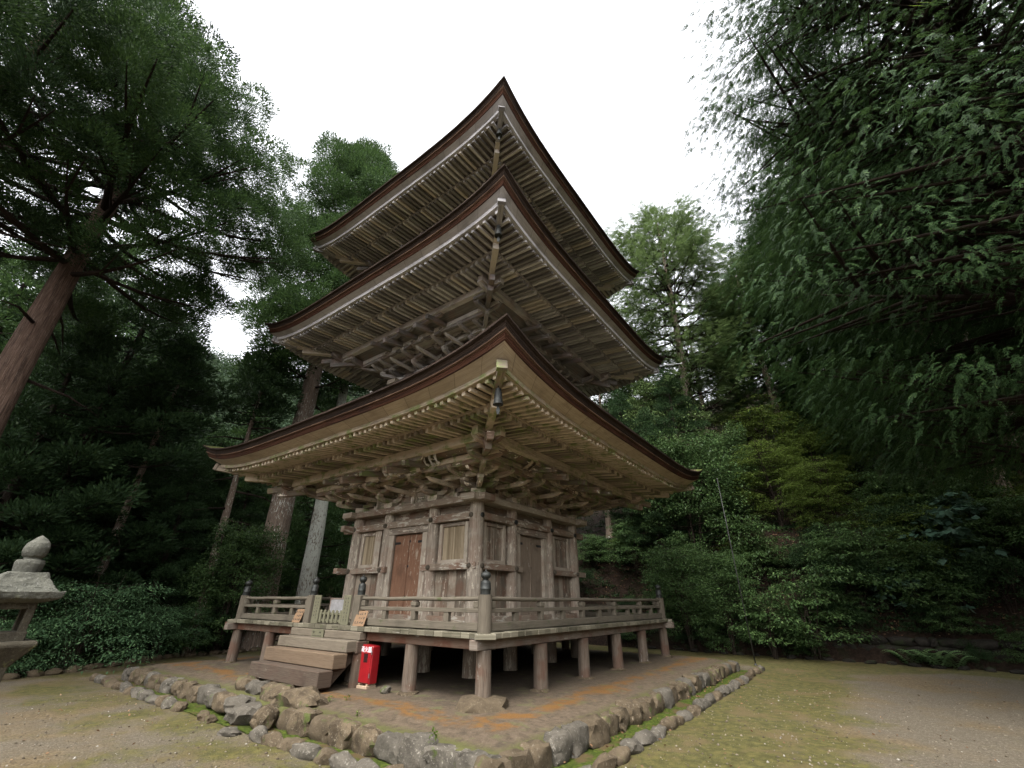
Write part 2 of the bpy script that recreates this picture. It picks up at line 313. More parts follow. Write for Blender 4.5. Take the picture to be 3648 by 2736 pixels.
# ------------------------------------------------------------------ mesh builder
class MB:
    def __init__(s): s.v = []; s.f = []; s.uv = []
    def poly(s, pts, faces, uvs):
        o = len(s.v); s.v += [tuple(p) for p in pts]
        for f, u in zip(faces, uvs): s.f.append([o+i for i in f]); s.uv.append(u)
    def hexa(s, c, L, A, B, jit=True):
        """box: centre c, half-vectors L (grain), A, B"""
        ro = (random.random()*40, random.random()*40) if jit else (0, 0)
        l, a, b = L.length, A.length, B.length
        P = [c+L*i+A*j+B*q for i in (-1, 1) for j in (-1, 1) for q in (-1, 1)]
        F = [((0,1,3,2),'e'),((4,6,7,5),'e'),((0,4,5,1),'b'),((2,3,7,6),'b'),((0,2,6,4),'a'),((1,5,7,3),'a')]
        co = [(i*l, j*a, q*b) for i in (-1, 1) for j in (-1, 1) for q in (-1, 1)]
        uv = []
        for f, t in F:
            if t == 'e': uv.append([(co[i][1]*.15+ro[0], co[i][2]+ro[1]) for i in f])
            elif t == 'b': uv.append([(co[i][0]+ro[0], co[i][2]+ro[1]) for i in f])
            else: uv.append([(co[i][0]+ro[0], co[i][1]+ro[1]) for i in f])
        s.poly(P, [f for f, t in F], uv)
    def box(s, x0, x1, y0, y1, z0, z1, grain=None):
        c = Vector(((x0+x1)/2, (y0+y1)/2, (z0+z1)/2)); h = [abs(x1-x0)/2, abs(y1-y0)/2, abs(z1-z0)/2]
        ax = [Vector((h[0], 0, 0)), Vector((0, h[1], 0)), Vector((0, 0, h[2]))]
        g = grain if grain is not None else h.index(max(h))
        o = [(g+1) % 3, (g+2) % 3]
        s.hexa(c, ax[g], ax[o[0]], ax[o[1]])
    def beam(s, p0, p1, w, h, upv=Vector((0, 0, 1))):
        p0, p1 = Vector(p0), Vector(p1); d = (p1-p0); L = d/2; d = d.normalized()
        a = d.cross(upv).normalized(); b = a.cross(d).normalized()
        s.hexa((p0+p1)/2, L, a*(w/2), b*(h/2))
    def prism(s, prof, o, ex, ey, ez, half):
        """profile (x,y) in plane ex,ey extruded +-half along ez"""
        n = len(prof); ro = (random.random()*40, random.random()*40)
        pts = [o+ex*x+ey*y-ez*half for x, y in prof]+[o+ex*x+ey*y+ez*half for x, y in prof]
        F = [list(range(n))[::-1], list(range(n, 2*n))]; U = [[(prof[i][0]+ro[0], prof[i][1]+ro[1]) for i in range(n)][::-1], [(x+ro[0], y+ro[1]) for x, y in prof]]
        for i in range(n):
            j = (i+1) % n; F.append([i, j, n+j, n+i])
            a, b = prof[i], prof[j]
            if abs(a[0]-b[0]) > abs(a[1]-b[1])*.3: U.append([(a[0]+ro[0], ro[1]-half), (b[0]+ro[0], ro[1]-half), (b[0]+ro[0], ro[1]+half), (a[0]+ro[0], ro[1]+half)])
            else: U.append([(ro[0], a[1]+ro[1]), (ro[0], b[1]+ro[1]), (ro[0]+.05, b[1]+ro[1]), (ro[0]+.05, a[1]+ro[1])])
        if ex.cross(ey).dot(ez) < 0: F = [f[::-1] for f in F]; U = [u[::-1] for u in U]
        s.poly(pts, F, U)
    def tube(s, path, rad, n=12, caps=True, wob=0.0):
        path = [Vector(p) for p in path]; ro = random.random()*40; pts = []; m = len(path); acc = 0; L = [0]
        for i in range(1, m): acc += (path[i]-path[i-1]).length; L.append(acc)
        ref = Vector((1, 0, 0)) if abs((path[-1]-path[0]).normalized().x) < .8 else Vector((0, 1, 0))
        for i in range(m):
            d = (path[min(i+1, m-1)]-path[max(i-1, 0)]).normalized(); a = d.cross(ref).normalized(); b = d.cross(a)
            for q in range(n):
                t = 2*PI*q/n; rr = rad[i]*(1+wob*mnoise.noise(Vector((math.cos(t)*2+ro, math.sin(t)*2, L[i]*.35))))
                pts.append(path[i]+a*(math.cos(t)*rr)+b*(math.sin(t)*rr))
        F = []; U = []; cir = 2*PI*max(rad)
        for i in range(m-1):
            for q in range(n):
                q2 = (q+1) % n; F.append([i*n+q, i*n+q2, (i+1)*n+q2, (i+1)*n+q])
                U.append([(L[i]+ro, cir*q/n), (L[i]+ro, cir*(q+1)/n), (L[i+1]+ro, cir*(q+1)/n), (L[i+1]+ro, cir*q/n)])
        if caps:
            F.append(list(range(n))[::-1]); U.append([(0, 0)]*n); F.append([(m-1)*n+q for q in range(n)]); U.append([(math.cos(2*PI*q/n)*.05+ro, math.sin(2*PI*q/n)*rad[-1]) for q in range(n)])
        s.poly(pts, [f[::-1] for f in F], [u[::-1] for u in U])
    def lathe(s, prof, c, n=20, sq=False):
        c = Vector(c); pts = []; m = len(prof)
        for r, z in prof:
            for q in range(n):
                t = 2*PI*(q+.5)/n; pts.append(c+Vector((math.cos(t)*r, math.sin(t)*r, z)))
        F = []; U = []
        for i in range(m-1):
            for q in range(n):
                q2 = (q+1) % n; F.append([i*n+q, i*n+q2, (i+1)*n+q2, (i+1)*n+q]); U.append([(prof[i][1], q/n), (prof[i][1], (q+1)/n), (prof[i+1][1], (q+1)/n), (prof[i+1][1], q/n)])
        F.append(list(range(n))[::-1]); U.append([(0, 0)]*n); F.append([(m-1)*n+q for q in range(n)]); U.append([(0, 0)]*n)
        s.poly(pts, F, U)
    def build(s, name, mat, parent=None, bevel=0, smooth=False):
        me = bpy.data.meshes.new(name); me.from_pydata(s.v, [], s.f)
        uvl = me.uv_layers.new(name='UVMap'); flat = [c for f in s.uv for p in f for c in p]
        uvl.data.foreach_set('uv', flat)
        if smooth: me.shade_smooth()
        me.materials.append(M[mat] if isinstance(mat, str) else mat)
        o = bpy.data.objects.new(name, me); COL.objects.link(o)
        if parent: o.parent = parent
        if bevel:
            b = o.modifiers.new('bevel', 'BEVEL'); b.width = bevel; b.segments = 1; b.limit_method = 'ANGLE'; b.angle_limit = R(50)
        return o

def smooth_auto(o, ang=40):
    me = o.data; me.shade_smooth()
    try: me.set_sharp_from_angle(angle=R(ang))
    except Exception: pass

V = Vector
SIDES = [(V((0, -1, 0)), V((1, 0, 0))), (V((1, 0, 0)), V((0, 1, 0))), (V((0, 1, 0)), V((-1, 0, 0))), (V((-1, 0, 0)), V((0, -1, 0)))]
def jt(a): return random.uniform(-a, a)

# ------------------------------------------------------------------ pagoda
pag = thing('pagoda', 'three storey wooden pagoda of weathered grey boards with layered bark roofs and upturned eaves', 'pagoda')

def storey(k, dh, dz, U, matset):
    EV, BD, BR = matset
    H = 5.90+dh; hp = 3.87+dh; b = 2.33+dh
    hi = 2.3+dh
    def rise(s_, h):
        return U*(min(abs(s_), H)/H)**4.5*max(0, min(1, (h-hp+.2)/(H-hp+.2)))
    def pos(side, s_, h, z): n, t = SIDES[side]; return n*h+t*s_+V((0, 0, z+dz+rise(s_, h)))
    def flat(side, s_, h, z): n, t = SIDES[side]; return n*h+t*s_+V((0, 0, z+dz))
    ts = [math.copysign(abs(x)**.75, x) for x in np.linspace(-1, 1, 49)]
    def sweep(mb, prof, closed=True, jitter=0):
        for sd in range(4):
            pts = []; F = []; Uv = []; n = len(prof); L = [0]
            for i in range(1, n+1): a, c = prof[i-1], prof[i % n]; L.append(L[-1]+math.hypot(a[0]-c[0], a[1]-c[1]))
            for t in ts:
                for i, (h, z) in enumerate(prof):
                    jj = jitter*mnoise.noise(V((t*h*5+sd*13, i*3.1, k*7))) if abs(t) < .999 else 0
                    pts.append(pos(sd, t*(h+dh), h+dh, z+jj))
            m = len(ts); lim = n if closed else n-1
            for a in range(m-1):
                for i in range(lim):
                    j = (i+1) % n
                    F.append([a*n+i, (a+1)*n+i, (a+1)*n+j, a*n+j][::-1])
                    h = prof[i][0]+dh
                    Uv.append([(ts[a]*h+sd*20, L[i]), (ts[a+1]*h+sd*20, L[i]), (ts[a+1]*h+sd*20, L[i+1]), (ts[a]*h+sd*20, L[i+1])][::-1])
            mb.poly(pts, F, Uv)
    # roof: top surface and thick bark edge
    mb = MB(); ih = [.35, .30, .12][k]
    inner = 1.45 if k < 2 else .12-dh
    top = [(5.93, 5.25), (5.72, 5.335), (5.2, 5.50), (4.4, 5.80), (3.4, 6.27), (2.5, 6.80), (inner, 7.5)] if k < 2 else [(5.93, 5.25), (5.72, 5.335), (5.2, 5.50), (4.4, 5.80), (3.4, 6.27), (2.4, 6.95), (1.5, 7.8), (.12-dh, 8.6)]
    sweep(mb, top, False, .03); roof = mb.build('roof', 'roof_top', pag)
    mb = MB(); sweep(mb, [(5.70, 4.975), (5.745, 4.99), (5.79, 5.078)], False, .012); mb.build('bark_edge', 'bark_roof', roof)
    mb = MB(); sweep(mb, [(5.79, 5.078), (5.825, 5.083), (5.83, 5.10), (5.80, 5.108)], False, .008); mb.build('bark_lip', 'bark_lip', roof)
    mb = MB(); sweep(mb, [(5.80, 5.108), (5.86, 5.20), (5.925, 5.215), (5.93, 5.25)], False, .012); mb.build('bark_edge', 'bark_roof_top', roof)
    q = 0 if k == 0 else .13
    mb = MB(); sweep(mb, [(5.42+q, 4.895), (5.73, 4.975), (5.70, 5.0), (5.42+q, 4.93)]); mb.build('eave_board', BD, roof)
    mb = MB(); sweep(mb, [(5.30+q, 4.836-.11*q), (5.435+q, 4.822-.11*q), (5.445+q, 4.90), (5.30+q, 4.93)]); mb.build('eave_fascia', EV, roof)
    mb = MB(); sweep(mb, [(4.60, 4.795), (4.72, 4.783), (4.72, 4.842), (4.60, 4.855)]); mb.build('rafter_beam', BD, roof)
    mb = MB(); sweep(mb, [(2.3, 5.035), (4.70, 4.792), (4.70, 4.81), (2.3, 5.05)]); sweep(mb, [(4.45, 4.948), (5.40+q, 4.838-.11*q), (5.40+q, 4.85), (4.45, 4.965)])
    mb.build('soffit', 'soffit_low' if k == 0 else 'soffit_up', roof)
    # rafters
    def zb(h): return 4.815-.1*(h-3.87)          # centre line of base rafters
    def zf(h): return 4.893-.12*(h-4.5)
    raf = []
    for sd in range(4):
        n = int((5.30+dh+q)/.18)
        for i in range(-n, n+1):
            s_ = i*.18+jt(.010); a = abs(s_)+.07
            w_ = .082+jt(.006)
            if max(hi, a) < 4.62+dh:
                h0 = max(hi, a); h1 = 4.70+dh+jt(.012)
                raf.append((sd, s_, h0, h1, zb, w_, .105))
            h0 = max(4.38+dh, a)
            if h0 < 5.30+dh+q: raf.append((sd, s_, h0, 5.365+q+dh+jt(.012), zf, w_-.008, .085))
    # hip rafters on the four diagonals
    for sd in range(4):
        mb = MB()
        n1, t1 = SIDES[sd]
        dg = (n1+t1)
        def dp(h, z): return dg*h+V((0, 0, z+dz+rise(h, h)))
        mb.beam(dp(hi, zb(2.3)-.02), dp(hp, zb(3.87)-.03), .15, .2); mb.beam(dp(hp, zb(3.87)-.03), dp(4.86+dh, zb(4.86)-.03), .15, .2)
        mb.beam(dp(4.5+dh, zf(4.5)-.01), dp(5.0+dh, zf(5.0)-.01), .14, .17); mb.beam(dp(5.0+dh, zf(5.0)-.01), dp(5.50+q*.6+dh, zf(5.5)-.01), .14, .17)
        mb.beam(dp(5.47+q*.6+dh, zf(5.5)+.01), dp(5.535+q*.6+dh, zf(5.5)+.01), .19, .20)
        mb.build('hip_rafter', EV, roof, .006)
    # purlin with crossing ends
    mb = MB()
    for sd in range(4):
        e = .0015*(sd % 2)
        mb.beam(flat(sd, -(hp+.42), hp, 4.66+e), flat(sd, hp+.42, hp, 4.66+e), .17+e, .2-e)
        mb.beam(flat(sd, -(b+1.5), b+1.02, 4.47+e), flat(sd, b+1.5, b+1.02, 4.47+e), .13, .13)
        mb.beam(flat(sd, -(b+.95), b+.51, 4.43+e), flat(sd, b+.95, b+.51, 4.43+e), .12, .11)
        for zz in (4.37, 4.61, 4.86): mb.beam(flat(sd, -(b+.02), b-.02, zz), flat(sd, b+.02, b-.02, zz), .13+e, .12)
    mb.build('purlin', BR if k else 'eave_low', roof, .006)
    # wall behind the brackets, small ceilings
    mb = MB()
    for sd in range(4):
        n_, t_ = SIDES[sd]
        mb.hexa(flat(sd, 0, b-.06, 4.45), t_*(b-.04), V((0, 0, .64)), n_*.02)
        mb.hexa(flat(sd, 0, b+.25, 4.515), t_*(b+.2), n_*.27, V((0, 0, .01)))
        mb.beam(flat(sd, -(b+1.0), b+.55, 4.52), flat(sd, b+1.0, b+.55, 4.52), .02, .02)
        c0 = flat(sd, 0, b+.78, 4.545); mb.hexa(c0, t_*(b+.8), n_*.27, V((0, 0, .01)))
        d = (n_*.5+V((0, 0, .26))); q = n_.cross(V((0, 0, 1))); mb.hexa(flat(sd, 0, b+1.3, 4.70), t_*(b+1.2), d*.5, (V((0, 0, .5))-n_*.26).normalized()*.01)
    mb.build('bracket_wall', BR, pag)
    # bracket complexes
    def bracket(o, n_, t_, st, corner=False):
        Z = V((0, 0, 1)); mb = MB()
        def blk(h, s_, z, w_=.17, hh=.09):
            c = o+n_*h+t_*s_+Z*(z-o.z+dz)
            c = V((c.x, c.y, z+dz)); w2 = w_/2
            pr = [(-w2*.7, 0), (w2*.7, 0), (w2, hh*.45), (w2, hh), (-w2, hh), (-w2, hh*.45)]
            mb.prism(pr, c, t_, Z, n_, w2)
        def arm(h, z, L, hh=.115, w_=.12, s0=0):
            c = V((o.x, o.y, z+dz))+n_*h+t_*s0
            pr = [(-L*.62, 0), (L*.62, 0), (L*.86, hh*.28), (L*.97, hh*.62), (L, hh), (-L, hh), (-L*.97, hh*.62), (-L*.86, hh*.28)]
            mb.prism(pr, c, t_, Z, n_, w_/2)
        def out(z, L, hh=.12, w_=.12, back=.25):
            c = V((o.x, o.y, z+dz))
            pr = [(-back, 0), (L*.62, 0), (L*.82, hh*.22), (L*.95, hh*.55), (L, hh), (-back, hh)]
            mb.prism(pr, c, n_, Z, t_, w_/2)
        f = st
        blk(0, 0, 3.822, .36, .165)
        out(3.985, .58*f); 
        if not corner:
            arm(0, 3.987, .44)
            for q in (-.38, 0, .38): blk(0, q, 4.103)
            arm(0, 4.19, .62)
            arm(.5, 4.19, .42); arm(1.0, 4.30, .40, .10)
            for q in (-.36, 0, .36): blk(.5, q, 4.30, .15, .075); blk(1.0, q, 4.37, .14, .05) if q else None
            arm(1.5, 4.46, .40, .10)
            for q in (-.34, .34): blk(1.5, q, 4.535, .14, .03)
        else:
            pass
        blk(.5*f, 0, 4.105, .17, .085); out(4.19, 1.08*f); blk(1.0*f, 0, 4.31, .17, .07)
        out(4.33, .7*f, .1, .115)
        # slanted tail rafter, cut square at its end
        p0 = V((o.x, o.y, 4.72+dz)); p1 = V((o.x, o.y, 4.315+dz))+n_*(1.80*f)
        mb.beam(p0, p1, .13, .155)
        if corner:
            mb.beam(V((o.x, o.y, 4.98+dz)), V((o.x, o.y, 4.42+dz))+n_*(2.02*f), .14, .16)
            blk(1.45*f, 0, 4.43, .2, .1)
            mb.beam(V((o.x, o.y, 4.33+dz))+n_*(1.66*f), V((o.x, o.y, 4.60+dz))+n_*(1.66*f), .17, .19, n_)
        return mb
    sc = b/2.33
    cols = [-.92*sc, .88*sc]
    for sd in range(4):
        n_, t_ = SIDES[sd]
        for s_ in cols:
            bracket(n_*b+t_*s_, n_, t_, 1.0).build('bracket_set', BR, pag, .005)
        # corner set: diagonal arms plus the arms of both walls running past the corner
        cpt = n_*b+t_*b; dg = (n_+t_).normalized(); tt = (t_-n_).normalized()
        mb = bracket(cpt, dg, tt, 1.414, True)
        for (N, T) in ((n_, t_), (t_, n_)):
            for (h, z, L, hh) in ((0, 3.99, .62, .115), (0, 4.19, 1.12, .115), (.5, 4.19, 1.02, .115), (1.0, 4.30, 1.52, .105), (1.5, 4.455, 1.95, .10)):
                c = V((cpt.x, cpt.y, z+dz+.001*N.x))+N*h
                pr = [(-.75 if h < 1.6 else .3, 0), (L*.72, 0), (L*.85, hh*.22), (L*.95, hh*.55), (L, hh), (-.75, hh)]
                if h == 1.5: pr = [(.95, 0), (L*.84, 0), (L*.93, hh*.3), (L, hh), (.95, hh)]
                mb.prism(pr, c, T, V((0, 0, 1)), N, .06)
                for q in ((L-.1), -.45):
                    cc = V((cpt.x, cpt.y, z+hh+dz))+N*h+T*q
                    mb.prism([(-.06, 0), (.06, 0), (.085, .035), (.085, .08), (-.085, .08), (-.085, .035)], cc, T, V((0, 0, 1)), N, .08)
        mb.build('bracket_set', BR, pag, .005)
        # struts between bracket sets
        for s_ in ((cols[0]+cols[1])/2, (cols[0]-b)/2, (cols[1]+b)/2):
            Z = V((0, 0, 1)); mb = MB()
            for (h, z, L_, hh) in ((.0, 4.19, .34, .10), (.5, 4.29, .30, .09), (1.02, 4.32, .27, .085), (1.5, 4.47, .27, .085)):
                pr = [(-L_*.6, 0), (L_*.6, 0), (L_*.85, hh*.3), (L_, hh), (-L_, hh), (-L_*.85, hh*.3)]
                c = flat(sd, s_, b+h, z); mb.prism(pr, c, t_, Z, n_, .055)
                for q_ in (-L_*.8, L_*.8): mb.prism([(-.055, 0), (.055, 0), (.075, .03), (.075, .065), (-.075, .065), (-.075, .03)], c+t_*q_+Z*(hh-.002), t_, Z, n_, .07)
            mb.prism([(-.1, 0), (.75, 0), (.95, .03), (1.08, .10), (-.1, .10)], flat(sd, s_, b, 4.10), n_, Z, t_, .05)
            mb.beam(flat(sd, s_, b+.9, 4.50), flat(sd, s_, b+1.86, 4.36), .115, .13)
            mb.build('bracket_set', BR, pag, .005)
            mb = MB()
            mb.beam(flat(sd, s_, b+.01, 3.83), flat(sd, s_, b+.01, 4.2), .13, .1, n_)
            mb.hexa(flat(sd, s_, b+.03, 4.25), t_*.14, n_*.08, V((0, 0, .05)))
            mb.build('strut', BR, pag, .004)
    return rise, roof, raf, (H, hp, b), flat, pos

ST = []
for k, dh, dz, U, ms in ((0, 0, 0, .53, ('eave_low', 'board_low', 'bracket_low')), (1, -.49, 4.57, .60, ('eave_up', 'board_up', 'bracket_up')), (2, -.86, 8.87, .74, ('eave_up', 'board_up', 'bracket_up'))):
    ST.append((storey(k, dh, dz, U, ms), ms))

# rafters: the hundred that show largest are parts of their own, the rest one mesh
allr = []
for (rise, roof, raf, dims, flat, pos), ms in ST:
    for (sd, s_, h0, h1, zf, w_, hh) in raf:
        p1 = pos(sd, s_, h1, 0); allr.append(((p1-CAM).length if (sd in (0, 1) and h1 > 5.2) else 99, sd, s_, h0, h1, zf, w_, hh, pos, ms, roof, dims))
allr.sort(key=lambda a: a[0])
rest = {}
for i, (dist, sd, s_, h0, h1, zf, w_, hh, pos, ms, roof, dims) in enumerate(allr):
    dh = dims[0]-5.90
    p0 = pos(sd, s_, h0, zf(h0-dh)+jt(.01)); p1 = pos(sd, s_+jt(.008), h1, zf(h1-dh)+jt(.012))
    if i < 100:
        mb = MB(); mb.beam(p0, p1, w_, hh); mb.build('rafter', ms[0], pag, .006)
    else:
        rest.setdefault(roof.name, (MB(), roof, ms[0]))[0].beam(p0, p1, w_, hh)
for mb, roof, mat in rest.values():
    o = mb.build('rafter', mat, roof); o['kind'] = 'stuff'

# pale curved ribs left in the coved ceiling under the lowest eave (steps side)
for s_ in (-1.42, -1.24, -1.06, -.08, .11, .30, .49, .67, 1.68, 1.87, 2.06):
    mb = MB()
    for j in range(5):
        a0, a1 = j/5, (j+1)/5
        f = lambda a: V((s_+.10*a*a-.02, -(3.44+.30*math.sin(a*1.3)), 4.44+.24*a*a+.03*a))
        mb.beam(f(a0), f(a1+.02), .075, .03, V((0, -1, .3)))
    mb.build('cove_rib', 'rib', pag)
for s_ in (-1.9, -1.65, .1, .35, .6):
    mb = MB()
    for j in range(5):
        a0, a1 = j/5, (j+1)/5
        f = lambda a: V((3.44+.30*math.sin(a*1.3), s_+.10*a*a-.02, 4.44+.24*a*a+.03*a))
        mb.beam(f(a0), f(a1+.02), .07, .03, V((1, 0, .3)))
    mb.build('cove_rib', 'board_low', pag)

# ---- ground storey walls
def side(sd):
    n_, t_ = SIDES[sd]
    def B(mb, s0, s1, h0, h1, z0, z1, g=None):
        c = n_*((h0+h1)/2)+t_*((s0+s1)/2)+V((0, 0, (z0+z1)/2))
        ax = [t_*abs(s1-s0)/2, n_*abs(h1-h0)/2, V((0, 0, abs(z1-z0)/2))]
        if g is None: g = max(range(3), key=lambda i: ax[i].length)
        mb.hexa(c, ax[g], ax[(g+1) % 3], ax[(g+2) % 3])
    return n_, t_, B
for sd in range(4):
    n_, t_, B = side(sd); e = .003*(sd % 2)
    # columns
    for s_, r in ((-2.33, .185), (-.92, .165), (.88, .165)):
        c = n_*2.33+t_*s_
        mb = MB(); mb.tube([c+V((0, 0, z)) for z in (.02, 1.0, 2.2, 3.3, 3.66)], [r, r, r, r*.99, r*.96], 20); o = mb.build('column', 'column', pag, smooth=True); smooth_auto(o)
    # vertical boards below the waist beam, plain boards above
    mb = MB()
    for (a, c) in ((-2.2, -1.06), (1.02, 2.2)):
        nb = 5
        for i in range(nb):
            x0 = a+(c-a)*i/nb; x1 = a+(c-a)*(i+1)/nb-.006
            q = jt(.006); B(mb, x0, x1, 2.255, 2.305+q, 1.012, 2.14, 2)
        B(mb, a, c, 2.25, 2.292, 2.27, 3.3, 2)
    B(mb, -2.2, 2.2, 2.25, 2.285-e, 3.43, 3.66, 0)
    B(mb, -.9, .8, 2.24, 2.27, 1.02, 3.3, 2)
    mb.build('wall', 'wall', pag, .004)
    ext = 2.87
    # waist beams
    for (a, c) in (((-ext, -.72), (.66, 2.47)) if sd == 0 else ((-2.43, -.62), (1.05, ext))):
        mb = MB(); B(mb, a, c, 2.32, 2.505-e, 2.135+e, 2.285-e); mb.build('waist_beam', 'beam', pag, .008)
        for s_ in ((-2.3, -.92) if a < 0 else (.95, 2.3)):
            mb = MB()
            mb.lathe([(.001, .05), (.05, .045), (.06, .02), (.062, -.01)][::-1], (0, 0, 0), 10)
            m4 = V((0, 0, 1)).rotation_difference(n_).to_matrix().to_4x4()
            cnt = 4*10; p = n_*(2.505-e)+t_*s_+V((0, 0, 2.21))
            for i in range(len(mb.v)-cnt, len(mb.v)): mb.v[i] = tuple(m4 @ V(mb.v[i])+p)
            mb.build('boss', 'rail', pag, smooth=True)
    mb = MB(); B(mb, -ext if sd in (0, 3) else -2.44, 2.45 if sd == 0 else ext, 2.32, 2.49-e, 3.265+e, 3.44-e); mb.build('head_beam', 'beam', pag, .008)
    for s_ in (-2.33, -.92, .9, 2.3):
        mb = MB()
        mb.lathe([(.001, .05), (.055, .045), (.065, .02), (.067, -.01)][::-1], (0, 0, 0), 10)
        m4 = V((0, 0, 1)).rotation_difference(n_).to_matrix().to_4x4(); p = n_*(2.49-e)+t_*s_+V((0, 0, 3.35))
        for i in range(len(mb.v)-40, len(mb.v)): mb.v[i] = tuple(m4 @ V(mb.v[i])+p)
        mb.build('boss', 'bronze' if sd == 1 else 'rail', pag, smooth=True)
    mb = MB(); B(mb, -2.795, 2.795, 2.19, 2.62-e, 3.66+e, 3.822-e, 0); mb.build('wall_plate', 'beam' if sd == 0 else 'column', pag, .008)
    for s_ in (-.92, .88):
        mb = MB(); B(mb, s_-.13, s_+.13, 2.33, 2.44, 3.44, 3.657, 2); mb.build('short_post', 'column', pag, .006)
    # door in the middle bay
    dm = 'door_red' if sd == 0 else 'door_brown'
    for (a, c) in ((-.60, -.035), (-.029, .54)):
        mb = MB()
        B(mb, a, c, 2.272, 2.318, 1.08, 3.07, 2)
        B(mb, a, a+.012, 2.318, 2.324, 1.08, 3.07, 2)
        d = mb.build('door', dm, pag, .004)
        mb = MB()
        s0 = (-.6, -.39) if a < -.3 else (.30, .54)
        B(mb, s0[0], s0[1], 2.319, 2.327, 2.845, 2.905); mb.build('hinge', 'iron', d)
        mb = MB()
        if a > -.3:
            for z in (1.55, 2.28, 2.9): mb = MB(); B(mb, -.022, .012, 2.319, 2.335, z-.03, z+.03); mb.build('stud', 'iron', d)
    mb = MB(); B(mb, -.045, -.02, 2.319, 2.345, 1.08, 3.07, 2); mb.build('door_stile', dm, pag, .004)
    mb = MB()
    B(mb, -.80, -.60, 2.27, 2.41, 1.02, 3.09, 2); B(mb, .54, .715, 2.27, 2.41, 1.02, 3.09, 2); B(mb, -.66, -.60, 2.25, 2.36, 1.02, 3.07, 2)
    B(mb, -.86, .76, 2.27, 2.43, 3.09, 3.265, 0); B(mb, -.8, .715, 2.27, 2.46, 1.012, 1.09, 0)
    mb.build('door_frame', 'column', pag, .006)
    # lattice windows
    for (a, c) in ((-2.10, -1.2), (1.12, 2.10)):
        mb = MB(); z0, z1 = 2.29, 3.24; fw = .11
        B(mb, a, a+fw, 2.29, 2.37, z0, z1, 2); B(mb, c-fw, c, 2.29, 2.37, z0, z1, 2); B(mb, a+fw, c-fw, 2.29, 2.366, z0, z0+.085, 0); B(mb, a+fw, c-fw, 2.29, 2.366, z1-.085, z1, 0)
        f = mb.build('window', 'column', pag, .006)
        mb = MB(); x = a+fw+.01; nn = int((c-a-2*fw)/.042)
        for i in range(nn): B(mb, x+i*.042, x+i*.042+.034, 2.288, 2.318, z0+.08, z1-.08, 2)
        B(mb, a+fw, c-fw, 2.285, 2.3, z0+.06, z1-.06, 2)
        mb.build('lattice', 'panel' if sd == 0 else 'wall', f, .003)
    if sd == 0:
        mb = MB(); B(mb, -1.42, -1.17, 2.372, 2.40, 2.288, 3.262, 2); mb.build('plank', 'column', pag, .004)
# bands of peeling white boards at the wall foot
for sd in range(4):
    n_, t_, B = side(sd); mb = MB(); B(mb, -2.4, 2.4, 2.33, 2.47-.003*(sd % 2), 1.013, 1.16-.002*sd, 0); mb.build('ground_sill', 'beam', pag, .006)

# ---- upper storeys: columns, boards and low railings
for k in (1, 2):
    (rise, roof, raf, (H, hp, b), flat, pos), ms = ST[k]
    for sd in range(4):
        n_, t_ = SIDES[sd]
        mb = MB(); mb.hexa(flat(sd, 0, b-.07, 3.05), V((0, 0, .7)), t_*(b-.1), n_*.02); mb.build('wall', 'bracket_up', pag)
        mb = MB(); mb.hexa(flat(sd, 0, b+.06, 3.74), t_*(b+.46), n_*.2, V((0, 0, .08-.002*(sd % 2)))); mb.hexa(flat(sd, 0, b+.04, 3.35), t_*(b+.4), n_*.08, V((0, 0, .085-.002*(sd % 2)))); mb.build('wall_plate', 'column', pag, .008)
        for s_ in (-b, -.9*b/2.33, .9*b/2.33):
            c = n_*b+t_*s_; z = (rise and ST[k][0][4](0, 0, 0, 0).z)
            mb = MB(); mb.tube([c+V((0, 0, z+q)) for q in (2.35, 3.66)], [.15, .145], 16); o = mb.build('column', 'column', pag, smooth=True); smooth_auto(o)
        mb = MB(); hb = b+.62
        for zz, th in ((2.95, .07), (3.16, .06), (3.34, .06)): mb.beam(flat(sd, -(hb+.2), hb, zz+.001*(sd % 2)), flat(sd, hb+.2, hb, zz+.001*(sd % 2)), .07, th)
        for i in range(9): mb.beam(flat(sd, -hb+i*hb/4, hb, 2.6), flat(sd, -hb+i*hb/4, hb, 3.33), .06, .06, n_)
        mb.build('balustrade', 'bracket_up', pag, .004)

# ---- veranda
for sd in range(4):
    n_, t_ = SIDES[sd]; mb = MB(); w_ = .215; x = -4.46
    while x < 4.44:
        x1 = min(x+w_*random.uniform(.9, 1.1), 4.46); mid = max(abs(x), abs(x1))
        h0 = max(2.36, mid+.0) if True else 0
        h1 = 4.465+jt(.008)
        if h1-h0 > .03:
            z1 = 1.01+jt(.003); c = n_*((h0+h1)/2)+t_*((x+x1)/2)+V((0, 0, (z1+.925)/2))
            mb.hexa(c, n_*((h1-h0)/2), t_*((x1-x)/2-.003), V((0, 0, (z1-.925)/2)))
        x = x1
    mb.build('veranda_floor', 'deck', pag, .008)
